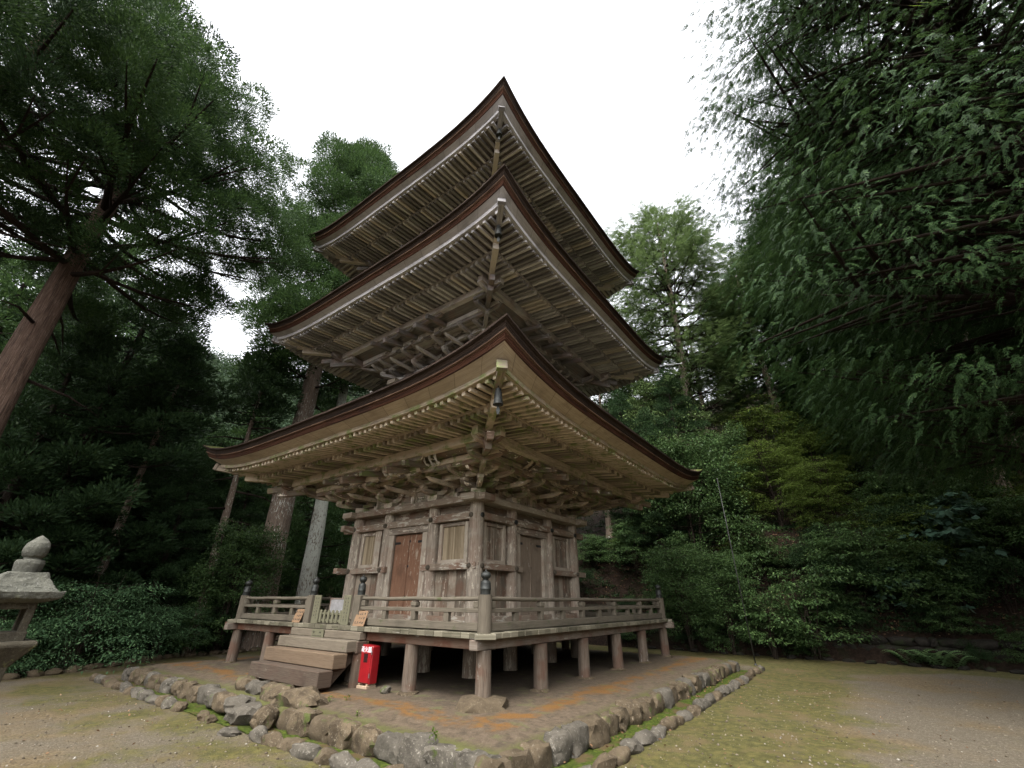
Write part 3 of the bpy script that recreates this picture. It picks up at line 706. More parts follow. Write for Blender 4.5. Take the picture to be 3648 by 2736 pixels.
# closing boards along the mitred corners
for sd in range(4):
    mb = MB(); n_, t_ = SIDES[sd]; dg = (n_+t_).normalized(); a = dg*(2.36*1.4142)+V((0, 0, .962)); c = dg*(4.44*1.4142)+V((0, 0, .962)); mb.beam(a, c, .34, .078)
    mb.build('corner_board', 'deck', pag, .006)
for sd in range(4):
    n_, t_, B = side(sd); e = .004*(sd % 2)
    mb = MB()
    lo, hi_ = (-4.95, 4.30) if sd == 0 else ((-4.52, 4.88) if sd == 1 else (-4.6, 4.6))
    B(mb, lo, hi_, 4.16, 4.335-e, .765+e, .922-e, 0); mb.build('veranda_beam', 'deckbeam' if sd == 0 else 'post', pag, .01)
    for s_ in (-4.25, -2.55, -.85, .85, 2.55):
        c = n_*4.25+t_*s_; r = .13+jt(.008); lx, ly = jt(.02), jt(.02)
        mb = MB(); mb.tube([c+V((lx*(1-z), ly*(1-z), z)) for z in (.02, .3, .55, .764)], [r*1.02, r, r*.98, r*.97], 18, wob=.06)
        o = mb.build('veranda_post', 'post', pag, smooth=True); smooth_auto(o)
    for s_ in (-.92, .88, -2.33):
        c = n_*2.33+t_*s_
    # joists under the floor
    for s_ in (-3.4, -1.7, 0, 1.7, 3.4):
        mb = MB(); mb.beam(n_*2.2+t_*s_+V((0, 0, .86)), n_*4.16+t_*s_+V((0, 0, .86)), .1, .12); mb.build('joist', 'post', pag)

def finial_post(x, y, z0=1.0, r=.118, sq=False):
    mb = MB()
    if sq: mb.box(x-.105, x+.105, y-.095, y+.095, z0, 1.578, 2)
    else: mb.tube([(x, y, z0), (x, y, 1.578)], [r, r], 20)
    p = mb.build('railing_post', 'rail', pag, .008 if sq else 0, not sq)
    if not sq: smooth_auto(p)
    q = r*.76
    mb = MB(); mb.lathe([(q, 1.575), (q, 1.655), (q*1.04, 1.66), (q*1.04, 1.675), (q, 1.68), (q*.98, 1.75), (q*.9, 1.785), (q*.62, 1.80), (q*.5, 1.812), (q*.55, 1.825), (q*.9, 1.85), (q*1.0, 1.88), (q*.92, 1.91), (q*.6, 1.935), (q*.2, 1.948), (q*.1, 1.975), (.002, 1.98)], (x, y, 0), 20)
    f = mb.build('finial', 'bronze', p, smooth=True); smooth_auto(f, 50)
for x, y in ((-4.27, -4.27), (4.27, -4.27), (4.27, 4.27), (-4.27, 4.27)): finial_post(x, y)
finial_post(-.955, -4.27, r=.105, sq=True); finial_post(.845, -4.27, r=.105, sq=True)

def rail_run(sd, a, c, mains, minors):
    n_, t_ = SIDES[sd]
    f = lambda s_, z: n_*4.27+t_*s_+V((0, 0, z))
    mb = MB(); mb.tube([f(a+(c-a)*i/8, 1.512+.006*math.sin(i*1.7+a)) for i in range(9)], [.036]*9, 10); o = mb.build('top_rail', 'rail', pag, smooth=True); smooth_auto(o)
    mb = MB(); mb.beam(f(a, 1.335), f(c, 1.335), .10, .068); mb.build('middle_rail', 'rail', pag, .006)
    mb = MB(); mb.beam(f(a, 1.09), f(c, 1.09), .11, .125); mb.build('bottom_rail', 'rail', pag, .008)
    for s_ in mains:
        mb = MB(); mb.hexa(f(s_, 1.23), V((0, 0, .075)), t_*.055, n_*.05); mb.hexa(f(s_, 1.425), t_*.075, n_*.06, V((0, 0, .035))); mb.hexa(f(s_, 1.39), t_*.055, n_*.05, V((0, 0, .022))); mb.hexa(f(s_, 1.468), t_*.045, n_*.045, V((0, 0, .012)))
        mb.build('railing_block', 'rail', pag, .008)
    for s_ in minors:
        mb = MB(); mb.hexa(f(s_, 1.226), V((0, 0, .073)), t_*.06, n_*.04); mb.build('railing_strut', 'rail', pag, .005)
    for s_ in (a+.06, c-.06):
        mb = MB(); mb.hexa(f(s_, 1.425), t_*.055, n_*.055, V((0, 0, .055))); mb.build('railing_block', 'rail', pag, .01)
rail_run(0, -4.16, -1.06, (-2.55,), (-3.4, -1.75)); rail_run(0, .95, 4.16, (2.55,), (1.7, 3.4))
for sd in (1, 2, 3): rail_run(sd, -4.16, 4.16, (-2.55, -.85, .85, 2.55), (-3.4, -1.7, 0, 1.7, 3.4))

# ---- steps up to the veranda
for (z0, z1, y0, y1, mat, x0, x1) in ((.07, .33, -5.27, -4.97, 'step_old', -1.18, 1.30), (.34, .575, -5.02, -4.72, 'step_new', -1.19, 1.31), (.585, .775, -4.77, -4.5, 'step', -1.2, 1.30), (.776, .918, -4.52, -4.36, 'step', -1.2, 1.32)):
    mb = MB(); mb.box(x0, x1, y0, y1, z0, z1, 0); mb.build('step', mat, pag, .012)
for x in (-1.0, 1.12):
    mb = MB(); mb.prism([(-5.15, .02), (-4.95, .02), (-4.35, .55), (-4.35, .76), (-4.55, .76)], V((x, 0, 0)), V((0, 1, 0)), V((0, 0, 1)), V((1, 0, 0)), .05); mb.build('stringer', 'step_old', pag, .006)
for x in (-1.12, 1.24):
    mb = MB(); mb.tube([(x, -4.42, 0), (x, -4.42, .56)], [.12, .115], 16, wob=.1); o = mb.build('step_post', 'post', pag, smooth=True); smooth_auto(o)
    mb = MB(); mb.box(x-.09, x+.1, -4.56, -4.33, .56, .76, 0); mb.build('step_block', 'step_old', pag, .01)

# ---- wind bells under the three near eave corners, thin rods at two right-hand eave corners
for nm, d, zt, sc in (('lowest', 5.19, 4.96, 1.0), ('middle', 4.72, 9.60, 1.0), ('topmost', 4.38, 14.02, 1.0)):
    b_ = thing('wind_bell', f'dark bronze wind bell hanging from the near corner of the {nm} roof', 'bell', (d, -d, zt), 0, 'wind bells under the eave corners')
    mb = MB(); mb.tube([(0, 0, .10), (0, 0, -.12)], [.008, .008], 8); mb.build('hook', 'iron', b_)
    mb = MB(); mb.lathe([(.095, -.40), (.085, -.37), (.072, -.25), (.066, -.17), (.05, -.13), (.02, -.115)], (0, 0, 0), 16)
    mb.lathe([(.05, -.13), (.055, -.10), (.03, -.08)], (0, 0, 0), 12)
    o = mb.build('bell_body', 'bronze', b_, smooth=True); smooth_auto(o)
    mb = MB(); mb.tube([(0, 0, -.2), (0, .01, -.46)], [.008, .008], 6); mb.prism([(-.012, -.42), (.012, -.42), (.035, -.50), (.02, -.58), (-.02, -.58), (-.035, -.50)], V((0, 0, 0)), V((.7, .7, 0)), V((0, 0, 1)), V((.7, -.7, 0)), .008)
    mb.build('clapper', 'bronze', b_)
for H, z in ((5.04, 14.35), (5.41, 9.98)):
    mb = MB(); mb.tube([(H-.25, H-.25, z), (H+.55, H+.15, z+.02)], [.012, .012], 8); mb.tube([(H+.53, H+.14, z+.02), (H+.58, H+.165, z+.021)], [.03, .03], 8); mb.build('lightning_rod', 'steel', pag)
# ------------------------------------------------------------------ terrain
XE = [(-40, -5.0), (-16, -5.6), (-11, -6.9), (-7.7, -7.95), (-5.8, -8.75), (-3.5, -9.95), (-.7, -9.95), (4, -10.2), (10, -10.6), (16, -11), (40, -12)]
def sstep(a, b, x): t = np.clip((x-a)/(b-a), 0, 1); return t*t*(3-2*t)
def terrain(x, y):
    x = np.asarray(x, float); y = np.asarray(y, float)
    xe = np.interp(y, [p[0] for p in XE], [p[1] for p in XE])
    dl = np.maximum(xe-.15-x, 0)
    z = -.3-np.minimum(dl*.55, 4.0)
    dist = np.hypot(x-9, y+10)
    z = z+np.maximum(dist-38, 0)*.64*sstep(0, 8, dl)
    dy = y-10.35
    s = np.where(dy > 0, np.interp(dy, [0, .12, 4.7, 8.2, 45, 140], [0, .75, 4.9, 5.6, 27, 70]), 0)
    fr = sstep(-22, -9, x)
    z = np.where(dy > 0, z*(1-fr)+(-.3+s)*fr+(1-fr)*np.minimum(dy*.15, 6), z)
    dx = x-19; z = z+np.maximum(dx, 0)*.45*(y > -60)
    return np.minimum(z, 62)
def tz(x, y): return float(terrain(x, y))

def grid_mesh(name, xs, ys, zf, mat, parent=None):
    X, Y = np.meshgrid(xs, ys); Z = zf(X, Y); v = np.stack([X, Y, Z], -1).reshape(-1, 3)
    nx, ny = len(xs), len(ys); i = np.arange(nx*ny).reshape(ny, nx)
    f = np.stack([i[:-1, :-1], i[:-1, 1:], i[1:, 1:], i[1:, :-1]], -1).reshape(-1, 4)
    return np_mesh(name, v, f, mat)
def np_mesh_data(name, v, f, mats, smooth=False, uv=None):
    me = bpy.data.meshes.new(name); nv, nf, k = len(v), len(f), f.shape[1]
    me.vertices.add(nv); me.vertices.foreach_set('co', np.ascontiguousarray(v, np.float32).ravel())
    me.loops.add(nf*k); me.loops.foreach_set('vertex_index', np.ascontiguousarray(f, np.int32).ravel())
    me.polygons.add(nf); me.polygons.foreach_set('loop_start', np.arange(0, nf*k, k, dtype=np.int32))
    try: me.polygons.foreach_set('loop_total', np.full(nf, k, np.int32))
    except Exception: pass
    me.update(calc_edges=True)
    if smooth: me.shade_smooth()
    me.materials.append(M[mats]); return me
def np_mesh(name, v, f, mat, smooth=False):
    o = bpy.data.objects.new(name, np_mesh_data(name, v, f, mat, smooth)); COL.objects.link(o); return o

rs = np.random.RandomState(11)
def fine(x0, x1, n): return np.linspace(x0, x1, n)
def nz2(x, y, s, seed=0):
    return np.vectorize(lambda a, b: mnoise.noise(V((a*s+seed, b*s, seed*1.7))))(x, y)
# gravel court: one sheet, gently uneven
xs = fine(-12, 20, 150); ys = fine(-16, 10.4, 130)
def courtz(X, Y): return terrain(X, Y)+.018*nz2(X, Y, .9)+.01*nz2(X, Y, 3.1, 5)
g = grid_mesh('ground', np.concatenate([[-12], xs[1:]]), ys, courtz, 'ground'); g['kind'] = 'structure'; g.data.shade_smooth()
# wooded hillsides and far land, laid below the court sheet where they meet
gx = np.concatenate([np.linspace(-420, -70, 12), np.linspace(-62, 48, 90), np.linspace(60, 420, 12)]); gy = np.concatenate([np.linspace(-420, -70, 10), np.linspace(-60, 75, 110), np.linspace(90, 500, 14)])
def hillz(X, Y):
    inside = (X > -11.7) & (X < 19.7) & (Y > -15.7) & (Y < 10.3)
    xe = np.interp(Y, [p[0] for p in XE], [p[1] for p in XE])
    flat_ = inside & (X > xe-.4)
    return np.where(flat_, -.9, terrain(X, Y)+np.where(inside, -.05, .12*nz2(X, Y, .35)+.06*nz2(X, Y, 1.1)))
hl = grid_mesh('hillside', gx, gy, hillz, 'litter'); hl['kind'] = 'structure'; hl.data.shade_smooth()
# slope rising behind the stone wall, finer
sx = fine(-16, 34, 110); sy = np.concatenate([fine(10.36, 11, 5), fine(11.2, 34, 60)])
sl_ = grid_mesh('slope', sx, sy, lambda X, Y: terrain(X, Y)+.03+.10*nz2(X, Y, .7)+.05*nz2(X, Y, 2.2), 'litter'); sl_['kind'] = 'structure'; sl_.data.shade_smooth()

# earth platform under the pagoda
px = np.concatenate([[-5.55, -5.5], fine(-5.4, 5.85, 90), [5.93, 5.98]]); py = np.concatenate([[-6.0, -5.95], fine(-5.85, 4.9, 86), [5.0, 5.05]])
def platz(X, Y):
    d = np.minimum.reduce([X+5.55, 5.98-X, Y+6.0, 5.05-Y]); hh = np.maximum(abs(X), abs(Y))
    return -.42+.42*sstep(-.02, .06, d)+.018*nz2(X, Y, .8)+.010*nz2(X, Y, 2.6, 3)+.006*nz2(X, Y, 9, 8)-.04*sstep(5.2, 5.9, hh)+.03*sstep(4.9, 3.5, hh)
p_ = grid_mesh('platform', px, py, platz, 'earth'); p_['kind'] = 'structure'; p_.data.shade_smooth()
# mossy gutter between the two kerb rows
mv = MB()
def strip(x0, x1, y0, y1, z):
    nx, ny = max(2, int((x1-x0)/.12)), max(2, int((y1-y0)/.12)); X, Y = np.meshgrid(np.linspace(x0, x1, nx), np.linspace(y0, y1, ny))
    Z = z+.03*nz2(X, Y, 4)+.015*nz2(X, Y, 11); i0 = len(mv.v); mv.v += [tuple(p) for p in np.stack([X, Y, Z], -1).reshape(-1, 3)]
    for a in range(ny-1):
        for b in range(nx-1): mv.f.append([i0+a*nx+b, i0+a*nx+b+1, i0+(a+1)*nx+b+1, i0+(a+1)*nx+b]); mv.uv.append([(0, 0)]*4)
strip(5.95, 6.46, -6.1, 5.2, -.275); strip(-5.6, 6.46, -6.48, -6.0, -.280)
o = mv.build('moss', 'moss', smooth=True); o['kind'] = 'stuff'; tag(o, 'bright green moss filling the gutter between the two kerb rows', 'moss')

# ------------------------------------------------------------------ stones
def rock(name, size, seed, mat, boxy=.45, sub=3, rough=.16):
    bm = bmesh.new(); bmesh.ops.create_icosphere(bm, subdivisions=sub, radius=1)
    q = V((seed*3.17, seed*1.31, seed*.77))
    for v in bm.verts:
        c = v.co.copy(); m = max(abs(c.x), abs(c.y), abs(c.z)); c = c.lerp(c/m*.86, boxy)
        d = 1+rough*1.5*mnoise.noise(c*1.1+q)+rough*1.1*mnoise.noise(c*2.6+q*2)+rough*.6*mnoise.noise(c*6+q)+rough*.3*mnoise.noise(c*13+q)
        # a few broad chipped facets
        c = c*d
        for kk in range(7):
            nn = V((math.sin(seed*2.1+kk*2.3), math.cos(seed*1.7+kk*1.9), math.sin(seed*1.3+kk*4)*.9)).normalized(); e = c.dot(nn)-(.72+.40*boxy+.1*math.sin(seed+kk*5))
            if e > 0: c -= nn*e*.88
        v.co = V((c.x*size[0], c.y*size[1], c.z*size[2]))
    me = bpy.data.meshes.new(name); bm.to_mesh(me); bm.free(); me.shade_smooth()
    try: me.set_sharp_from_angle(angle=R(38))
    except Exception: pass
    me.materials.append(M[mat]); o = bpy.data.objects.new(name, me); COL.objects.link(o); return o
SEED = [1]
def stone_at(name, x, y, z, sx_, sy_, sz_, rz, mat, label, group, cat='stone', tilt=.12, boxy=.55, sub=3, rough=.16):
    SEED[0] += 1; o = rock(name, (sx_/2, sy_/2, sz_/2), SEED[0]*1.37, mat, boxy, sub, rough)
    o.location = (x, y, z); o.rotation_euler = (jt(tilt), jt(tilt), rz); return tag(o, label, cat, group)
def row(p0, p1, ln, wd, ht, z, group, what, mats=('stone', 'stone', 'stone', 'stone_pale'), skip=None, boxy=.85):
    p0, p1 = V(p0), V(p1); L = (p1-p0).length; d = (p1-p0)/L; a = math.atan2(d.y, d.x); x = 0; i = 0
    while x < L and i < 40:
        l = ln*random.uniform(.72, 1.35); c = p0+d*(x+l/2)
        if not (skip and skip(c)):
            stone_at('kerb_stone', c.x+jt(.03), c.y+jt(.03), z+jt(.02), l*1.2, wd*random.uniform(.85, 1.2), ht*random.uniform(.9, 1.12), a+jt(.12), random.choice(mats), f'{ORD[min(i, 39)]} stone from the near corner in {what}', group, tilt=.06, boxy=boxy, sub=3 if x < 9 else 2)
            i += 1
        x += l
row((5.90, -5.85), (5.90, 5.1), .40, .34, .36, -.17, 'upper kerb stones', 'the upper kerb row on the right side')
row((5.85, -5.97), (1.95, -5.97), .44, .34, .36, -.17, 'upper kerb stones', 'the upper kerb row before the steps')
row((-.75, -6.0), (-5.5, -5.98), .34, .26, .36, -.16, 'upper kerb stones', 'the upper kerb row left of the steps, counted from the steps') if False else None
def row_left():
    row((-.85, -5.97), (-5.5, -5.95), .40, .34, .34, -.17, 'upper kerb stones', 'the upper kerb row beyond the steps')
row_left()
row((6.47, -6.5), (6.5, 5.6), .40, .22, .22, -.265, 'lower kerb stones', 'the low outer kerb row on the right', ('stone', 'stone_pale', 'stone_pale'), boxy=.3)
row((6.3, -6.5), (-6.0, -6.45), .40, .24, .22, -.265, 'lower kerb stones', 'the low outer kerb row, steps side', ('stone', 'stone_pale'), skip=lambda c: -.9 < c.x < 1.75, boxy=.3)
stone_at('kerb_stone', 5.86, -5.99, -.17, .46, .42, .38, .75, 'stone', 'kerb stone set at the very corner of the upper row nearest the camera', 'upper kerb stones', boxy=.8)
# big stones in front of the steps
for (x, y, z, a, b, c, mat, lab) in ((-.42, -5.62, .02, .52, .42, .30, 'stone', 'leftmost rough stone of the upper pair of rows below the steps'), (.12, -5.66, .01, .62, .44, .32, 'stone_pale', 'broad pale stone under the middle of the lowest step'), (.85, -5.70, .0, .72, .44, .36, 'stone', 'brown rough stone below the lowest step, beside the long streaked one'), (1.62, -5.75, .0, .98, .48, .38, 'stone', 'long streaked stone with white lichen at the right end of the steps'),
    (-.55, -6.08, -.13, .55, .38, .30, 'stone_pale', 'blue-grey flat topped stone at the left end of the lower stepping row'), (-.02, -6.12, -.12, .60, .36, .28, 'stone', 'second stone of the lower stepping row, in front of the steps'), (.52, -6.14, -.10, .56, .36, .28, 'stone_pale', 'third stone of the lower stepping row, flat and pale'), (1.0, -6.24, -.17, .64, .42, .28, 'stone_pale', 'large pale slanting stone in the lower stepping row'), (1.52, -6.20, -.16, .42, .36, .36, 'stone', 'upright triangular grey stone ending the lower stepping row'),
    (.1, -6.48, -.27, .26, .2, .16, 'stone', 'small rubble stone before the lower stepping row, left one'), (.42, -6.5, -.27, .2, .18, .15, 'stone', 'small rubble stone before the lower stepping row, right one'), (1.35, -6.62, -.29, .42, .26, .13, 'stone_pale', 'flat low stone sunk in gravel before the triangular grey stone')):
    stone_at('step_stone', x, y, z, a, b, c, jt(.2), mat, lab, 'stones in front of the steps', boxy=.5, rough=.2)
# post foundation stones
for sd, nm in ((0, 'steps'), (1, 'right')):
    n_, t_ = SIDES[sd]
    for i, s_ in enumerate((-4.25, -2.55, -.85, .85, 2.55, 4.25)):
        if sd == 1 and i == 0: continue
        if sd == 0 and i == 5: lab = 'large squarish foundation stone under the veranda post at the near corner'; sz = (.84, .84, .42)
        else:
            lab = f'rounded foundation stone under the {ORD[(5-i) if sd == 0 else i]} veranda post from the near corner, {nm} side'; sz = (.40+jt(.06), .36+jt(.05), .15)
        c = n_*4.25+t_*s_; stone_at('foundation_stone', c.x, c.y, -.01 if sz[2] < .2 else -.05, *sz, jt(.3), 'stone', lab, 'foundation stones under the veranda posts', boxy=.6, tilt=.05)
for s_, nm in ((2.2, 'tan'),): stone_at('loose_stone', 2.18, -4.45, .05, .2, .16, .14, .3, 'stone_pale', 'small pale loose stone beside the second veranda post', None)
# stones bordering the far left edge of the court
i = 0
for a, b in zip(XE[2:7], XE[3:8]):
    p, q = V((a[1], a[0])), V((b[1], b[0])); L = (q-p).length; x = 0
    while x < L and i < 38:
        l = random.uniform(.35, .6); c = p+(q-p)*(x/L)
        stone_at('edge_stone', c.x+jt(.05), c.y, -.28, l, .34, .24, math.atan2((q-p).y, (q-p).x), 'stone', f'{ORD[i]} mossy edging stone along the far left rim, counted from the lantern', 'edging stones on the far rim', boxy=.35, sub=2); i += 1; x += l*1.05
for i in range(22):
    x = 1.2+i*.56; stone_at('edge_stone', x, 9.75+jt(.06)-.02*i*.3, -.27, random.uniform(.25, .45), .24, .16, jt(.3), 'stone_wall', f'{ORD[i]} small stone from the left in the line at the foot of the slope', 'small stones at the foot of the slope', boxy=.3, sub=2)
# old rubble wall below the slope: one wall
def rubble(name, p0, p1, h, label, depth=.5):
    bm = bmesh.new(); p0, p1 = V(p0), V(p1); L = (p1-p0).length; d = (p1-p0)/L; z = 0; k = 0
    while z < h:
        hh = random.uniform(.20, .34); x = random.uniform(-.3, 0)
        while x < L:
            l = random.uniform(.22, .75); k += 1
            r = bmesh.ops.create_icosphere(bm, subdivisions=2, radius=1); q = V((k*3.1, k*.7, 2))
            for v in r['verts']:
                c = v.co.copy(); m = max(abs(c.x), abs(c.y), abs(c.z)); c = c.lerp(c/m*.93, .86); c *= 1+.34*mnoise.noise(c*1.3+q)+.16*mnoise.noise(c*3+q)
                cc = p0+d*(x+l/2)
                nn = V((-d.y, d.x, 0))
                w_ = d*(c.x*l*.52)+nn*(c.y*depth*.5+z*.18)+V((0, 0, c.z*hh*.54+z+hh/2)); v.co = cc+w_
            x += l
        z += hh*.95
    me = bpy.data.meshes.new(name); bm.to_mesh(me); bm.free(); me.shade_smooth(); me.materials.append(M['stone_wall'])
    o = bpy.data.objects.new(name, me); COL.objects.link(o); return tag(o, label, 'wall')
rubble('stone_wall', (-3.5, 10.45, -.4), (19, 10.25, -.4), .75, 'low dark mossy rubble wall along the foot of the right slope')

# ------------------------------------------------------------------ lettering and small things by the steps
def text_mesh(body, size, name, mat, parent, m4, ext=.002):
    c = bpy.data.curves.new('lettering', 'FONT'); c.body = body; c.size = size; c.align_x = 'CENTER'; c.align_y = 'CENTER'; c.extrude = ext; c.offset = .0
    t = bpy.data.objects.new('lettering', c); COL.objects.link(t)
    dg = bpy.context.evaluated_depsgraph_get(); me = bpy.data.meshes.new_from_object(t.evaluated_get(dg)); bpy.data.objects.remove(t)
    me.transform(m4); me.materials.clear(); me.materials.append(M[mat]); o = bpy.data.objects.new(name, me); COL.objects.link(o); o.parent = parent; return o
def brush_glyph(mb, o, ex, ey, nrm, s):
    """weathered brush writing, too worn to read: short strokes"""
    for _ in range(random.choice((3, 4, 4, 5))):
        a = random.choice((0, 0, PI/2, PI/2, .8, -.7)); l = s*random.uniform(.35, .9); c = o+ex*jt(s*.28)+ey*jt(s*.3)
        d = ex*math.cos(a)+ey*math.sin(a); q = nrm.cross(d); mb.hexa(c+nrm*.001, d*(l/2), q*(s*.085), nrm*.001)
FACE = Matrix(((1, 0, 0, 0), (0, 0, -1, 0), (0, 1, 0, 0), (0, 0, 0, 1)))       # text facing -Y

ex_ = thing('extinguisher_cabinet', 'red metal fire extinguisher cabinet standing beside the wooden steps', 'cabinet', (1.485, -4.42, .02), R(3))
mb = MB(); mb.prism([(-.16, .06), (.16, .06), (.16, .655), (.13, .675), (-.16, .69)], V((0, .095, 0)), V((1, 0, 0)), V((0, 0, 1)), V((0, 1, 0)), .09); mb.build('body', 'red', ex_, .008)
mb = MB(); mb.box(-.152, .135, -.012, .003, .075, .655); d = mb.build('door', 'red', ex_, .006)
mb = MB(); mb.box(-.055, .055, -.0155, -.010, .40, .545); mb.build('window', 'glass', d)
mb = MB(); mb.lathe([(.03, .40), (.03, .47), (.02, .49)], (.02, .03, 0), 10); 
text_mesh('消火器', .105, 'lettering', 'white', d, Matrix.Translation((-.01, -.0145, .605)) @ FACE)
for z in (.16, .53):
    mb = MB(); mb.box(.137, .158, -.016, -.004, z, z+.07); mb.build('hinge', 'steel', ex_)
mb = MB(); mb.box(-.17, .14, -.03, .2, -.02, .03); mb.box(-.14, -.09, .0, .2, .03, .06); mb.box(.07, .12, .0, .2, .03, .06); mb.build('base', 'capstone', ex_, .006)

def leaning_board(x, y, lab, w_=.34):
    o = thing('notice_board', lab, 'sign', (x, y, 1.012), R(2), None)
    d = V((-.07, .14, .27)); L = d.length; u = d/L; n = V((1, 0, 0)).cross(u)
    mb = MB(); mb.hexa(d*.5, u*(L/2), V((w_/2, 0, 0)), n*.008); p = mb.build('panel', 'board_orange', o, .003)
    mb = MB()
    for cx in (.105, .035, -.035, -.11):
        for r_, cz in enumerate((.78, .5, .22)):
            if cx < -.1 and r_ == 1: continue
            brush_glyph(mb, V((cx, 0, 0))+d*cz+n*.009, V((1, 0, 0)), u, n, .058)
    mb.build('writing', 'ink', p); return o
leaning_board(1.13, -4.455, 'orange wooden notice board with black brush writing leaning right of the steps gate')
leaning_board(-1.22, -4.44, 'orange wooden notice board with black brush writing leaning left of the steps gate', .30)

def upright_board(x, lab):
    o = thing('name_board', lab, 'sign', (x, -4.33, 1.012), 0)
    mb = MB(); mb.box(-.125, .125, -.014, .014, 0, .565, 2); p = mb.build('panel', 'gate', o, .004)
    mb = MB()
    for cx in (-.045, .045):
        z = .50
        while z > .06:
            if random.random() > .15: brush_glyph(mb, V((cx, -.0145, z)), V((1, 0, 0)), V((0, 0, 1)), V((0, -1, 0)), .045)
            z -= random.uniform(.055, .08)
    mb.build('writing', 'ink', p)
upright_board(-.64, 'upright greenish board with two faint columns of writing beside the left gate post')
upright_board(.49, 'upright greenish board with two columns of writing beside the right gate post')
pk = thing('picket_gate', 'low mossy picket gate between the two written boards above the steps', 'gate', (-.05, -4.30, 1.012))
for i in range(6):
    x = -.40+i*.152; mb = MB(); mb.prism([(-.036, .02), (.036, .02), (.036, .25), (.0, .275), (-.036, .26)], V((x, -.02, 0)), V((1, 0, 0)), V((0, 0, 1)), V((0, 1, 0)), .012); mb.build('picket', 'gate', pk, .003)
for z in (.07, .20): mb = MB(); mb.box(-.42, .40, -.006, .02, z-.022, z+.022, 0); mb.build('crossbar', 'gate', pk, .003)
pn = thing('framed_sheet', 'framed pale sheet propped behind the picket gate above the steps', 'panel', (.02, -4.18, 1.012))
mb = MB(); mb.box(-.35, .35, -.006, .006, .2, .475); mb.build('sheet', 'sheet', pn)
mb = MB(); mb.box(-.385, -.35, -.012, .012, 0, .5, 2); mb.box(.35, .385, -.012, .012, 0, .5, 2); mb.box(-.35, .35, -.011, .011, .475, .505, 0); mb.box(-.35, .35, -.011, .011, .17, .2, 0); mb.build('frame', 'post', pn, .003)
sg = thing('step_sign', 'small mossy board with green faded writing on the riser under the veranda edge', 'sign', (-.08, -4.545, .775))
mb = MB(); mb.box(-.215, .215, -.012, .012, 0, .15, 0); p = mb.build('panel', 'gate', sg, .004)
mb = MB(); brush_glyph(mb, V((-.13, -.0135, .098)), V((1, 0, 0)), V((0, 0, 1)), V((0, -1, 0)), .075); brush_glyph(mb, V((.10, -.0135, .098)), V((1, 0, 0)), V((0, 0, 1)), V((0, -1, 0)), .075)
for i in range(9): brush_glyph(mb, V((-.16+i*.037, -.0135, .03)), V((1, 0, 0)), V((0, 0, 1)), V((0, -1, 0)), .026)
mb.build('writing', 'ink', p)

# ------------------------------------------------------------------ stone lantern
ln_ = thing('stone_lantern', 'weathered grey stone lantern with onion finial at the left edge of the court', 'lantern', (2.97, -9.745, -.3))
def sq(prof, n=4, c=(0, 0, 0)): mb = MB(); k = math.sqrt(2); mb.lathe([(r*k, z) for r, z in prof], c, n); return mb
def rough_up(o, lev=2, amt=.012, sc=9):
    s_ = o.modifiers.new('sub', 'SUBSURF'); s_.subdivision_type = 'SIMPLE'; s_.levels = lev; s_.render_levels = lev
    tx = bpy.data.textures.new('stone_pits', 'CLOUDS'); tx.noise_scale = 1/sc; tx.noise_depth = 3
    d = o.modifiers.new('pits', 'DISPLACE'); d.texture = tx; d.strength = amt*2; d.mid_level = .5; d.texture_coords = 'GLOBAL'
o = sq([(.34, .0), (.36, .08), (.33, .16), (.22, .2)]).build('base', 'stone_lantern_dark', ln_, .01); rough_up(o, 3)
o = sq([(.185, .18), (.175, .9), (.185, 1.25)]).build('shaft', 'stone_lantern_dark', ln_, .01); rough_up(o, 3, .008)
o = sq([(.19, 1.24), (.32, 1.385), (.335, 1.40), (.33, 1.43), (.31, 1.44)]).build('platform', 'stone_lantern_dark', ln_, .01); rough_up(o, 3, .008)
mb = MB(); a = .205
for x, y in ((-1, -1), (-1, 1), (1, -1), (1, 1)): mb.box(x*a-x*.075, x*a, y*a-y*.075, y*a, 1.5, 1.74, 2)
mb.box(-a-.012, a+.012, -a-.012, a+.012, 1.43, 1.515); mb.box(-a, a, -a, a, 1.70, 1.775)
o = mb.build('firebox', 'stone_lantern_dark', ln_, .008); rough_up(o, 3, .006, 12)
bmq = MB(); prof = [(.20, 1.75), (.345, 1.755), (.365, 1.82), (.335, 1.85), (.265, 1.90), (.215, 1.97), (.19, 2.01), (.165, 2.015)]
bmq.lathe([(r*1.414, z) for r, z in prof], (0, 0, 0), 4)
for i, p in enumerate(bmq.v):
    if p[2] < 1.83 and abs(p[0]) > .3: bmq.v[i] = (p[0]*1.06, p[1]*1.06, p[2]+.035)
o = bmq.build('cap', 'stone_lantern', ln_, .008); rough_up(o, 4, .016, 14)
mb = MB(); mb.lathe([(.12, 2.0), (.122, 2.005), (.132, 2.05), (.14, 2.10), (.13, 2.125), (.09, 2.135)], (0, 0, 0), 16); o = mb.build('collar', 'stone_lantern', ln_, smooth=True); rough_up(o, 2, .01, 12)
ln_.scale = (.78, .78, 1)
mb = MB(); mb.lathe([(.085, 2.12), (.085, 2.15), (.108, 2.165), (.125, 2.20), (.125, 2.24), (.105, 2.29), (.065, 2.325), (.025, 2.35), (.004, 2.362)], (0, 0, 0), 18); o = mb.build('finial', 'stone_lantern', ln_, smooth=True); rough_up(o, 2, .012, 10)
stone_at('pebble', 2.92+.09, -9.80-.05, 1.245, .06, .05, .045, 0, 'door_red', 'small dark red pebble lying inside the stone lantern', None, sub=2)

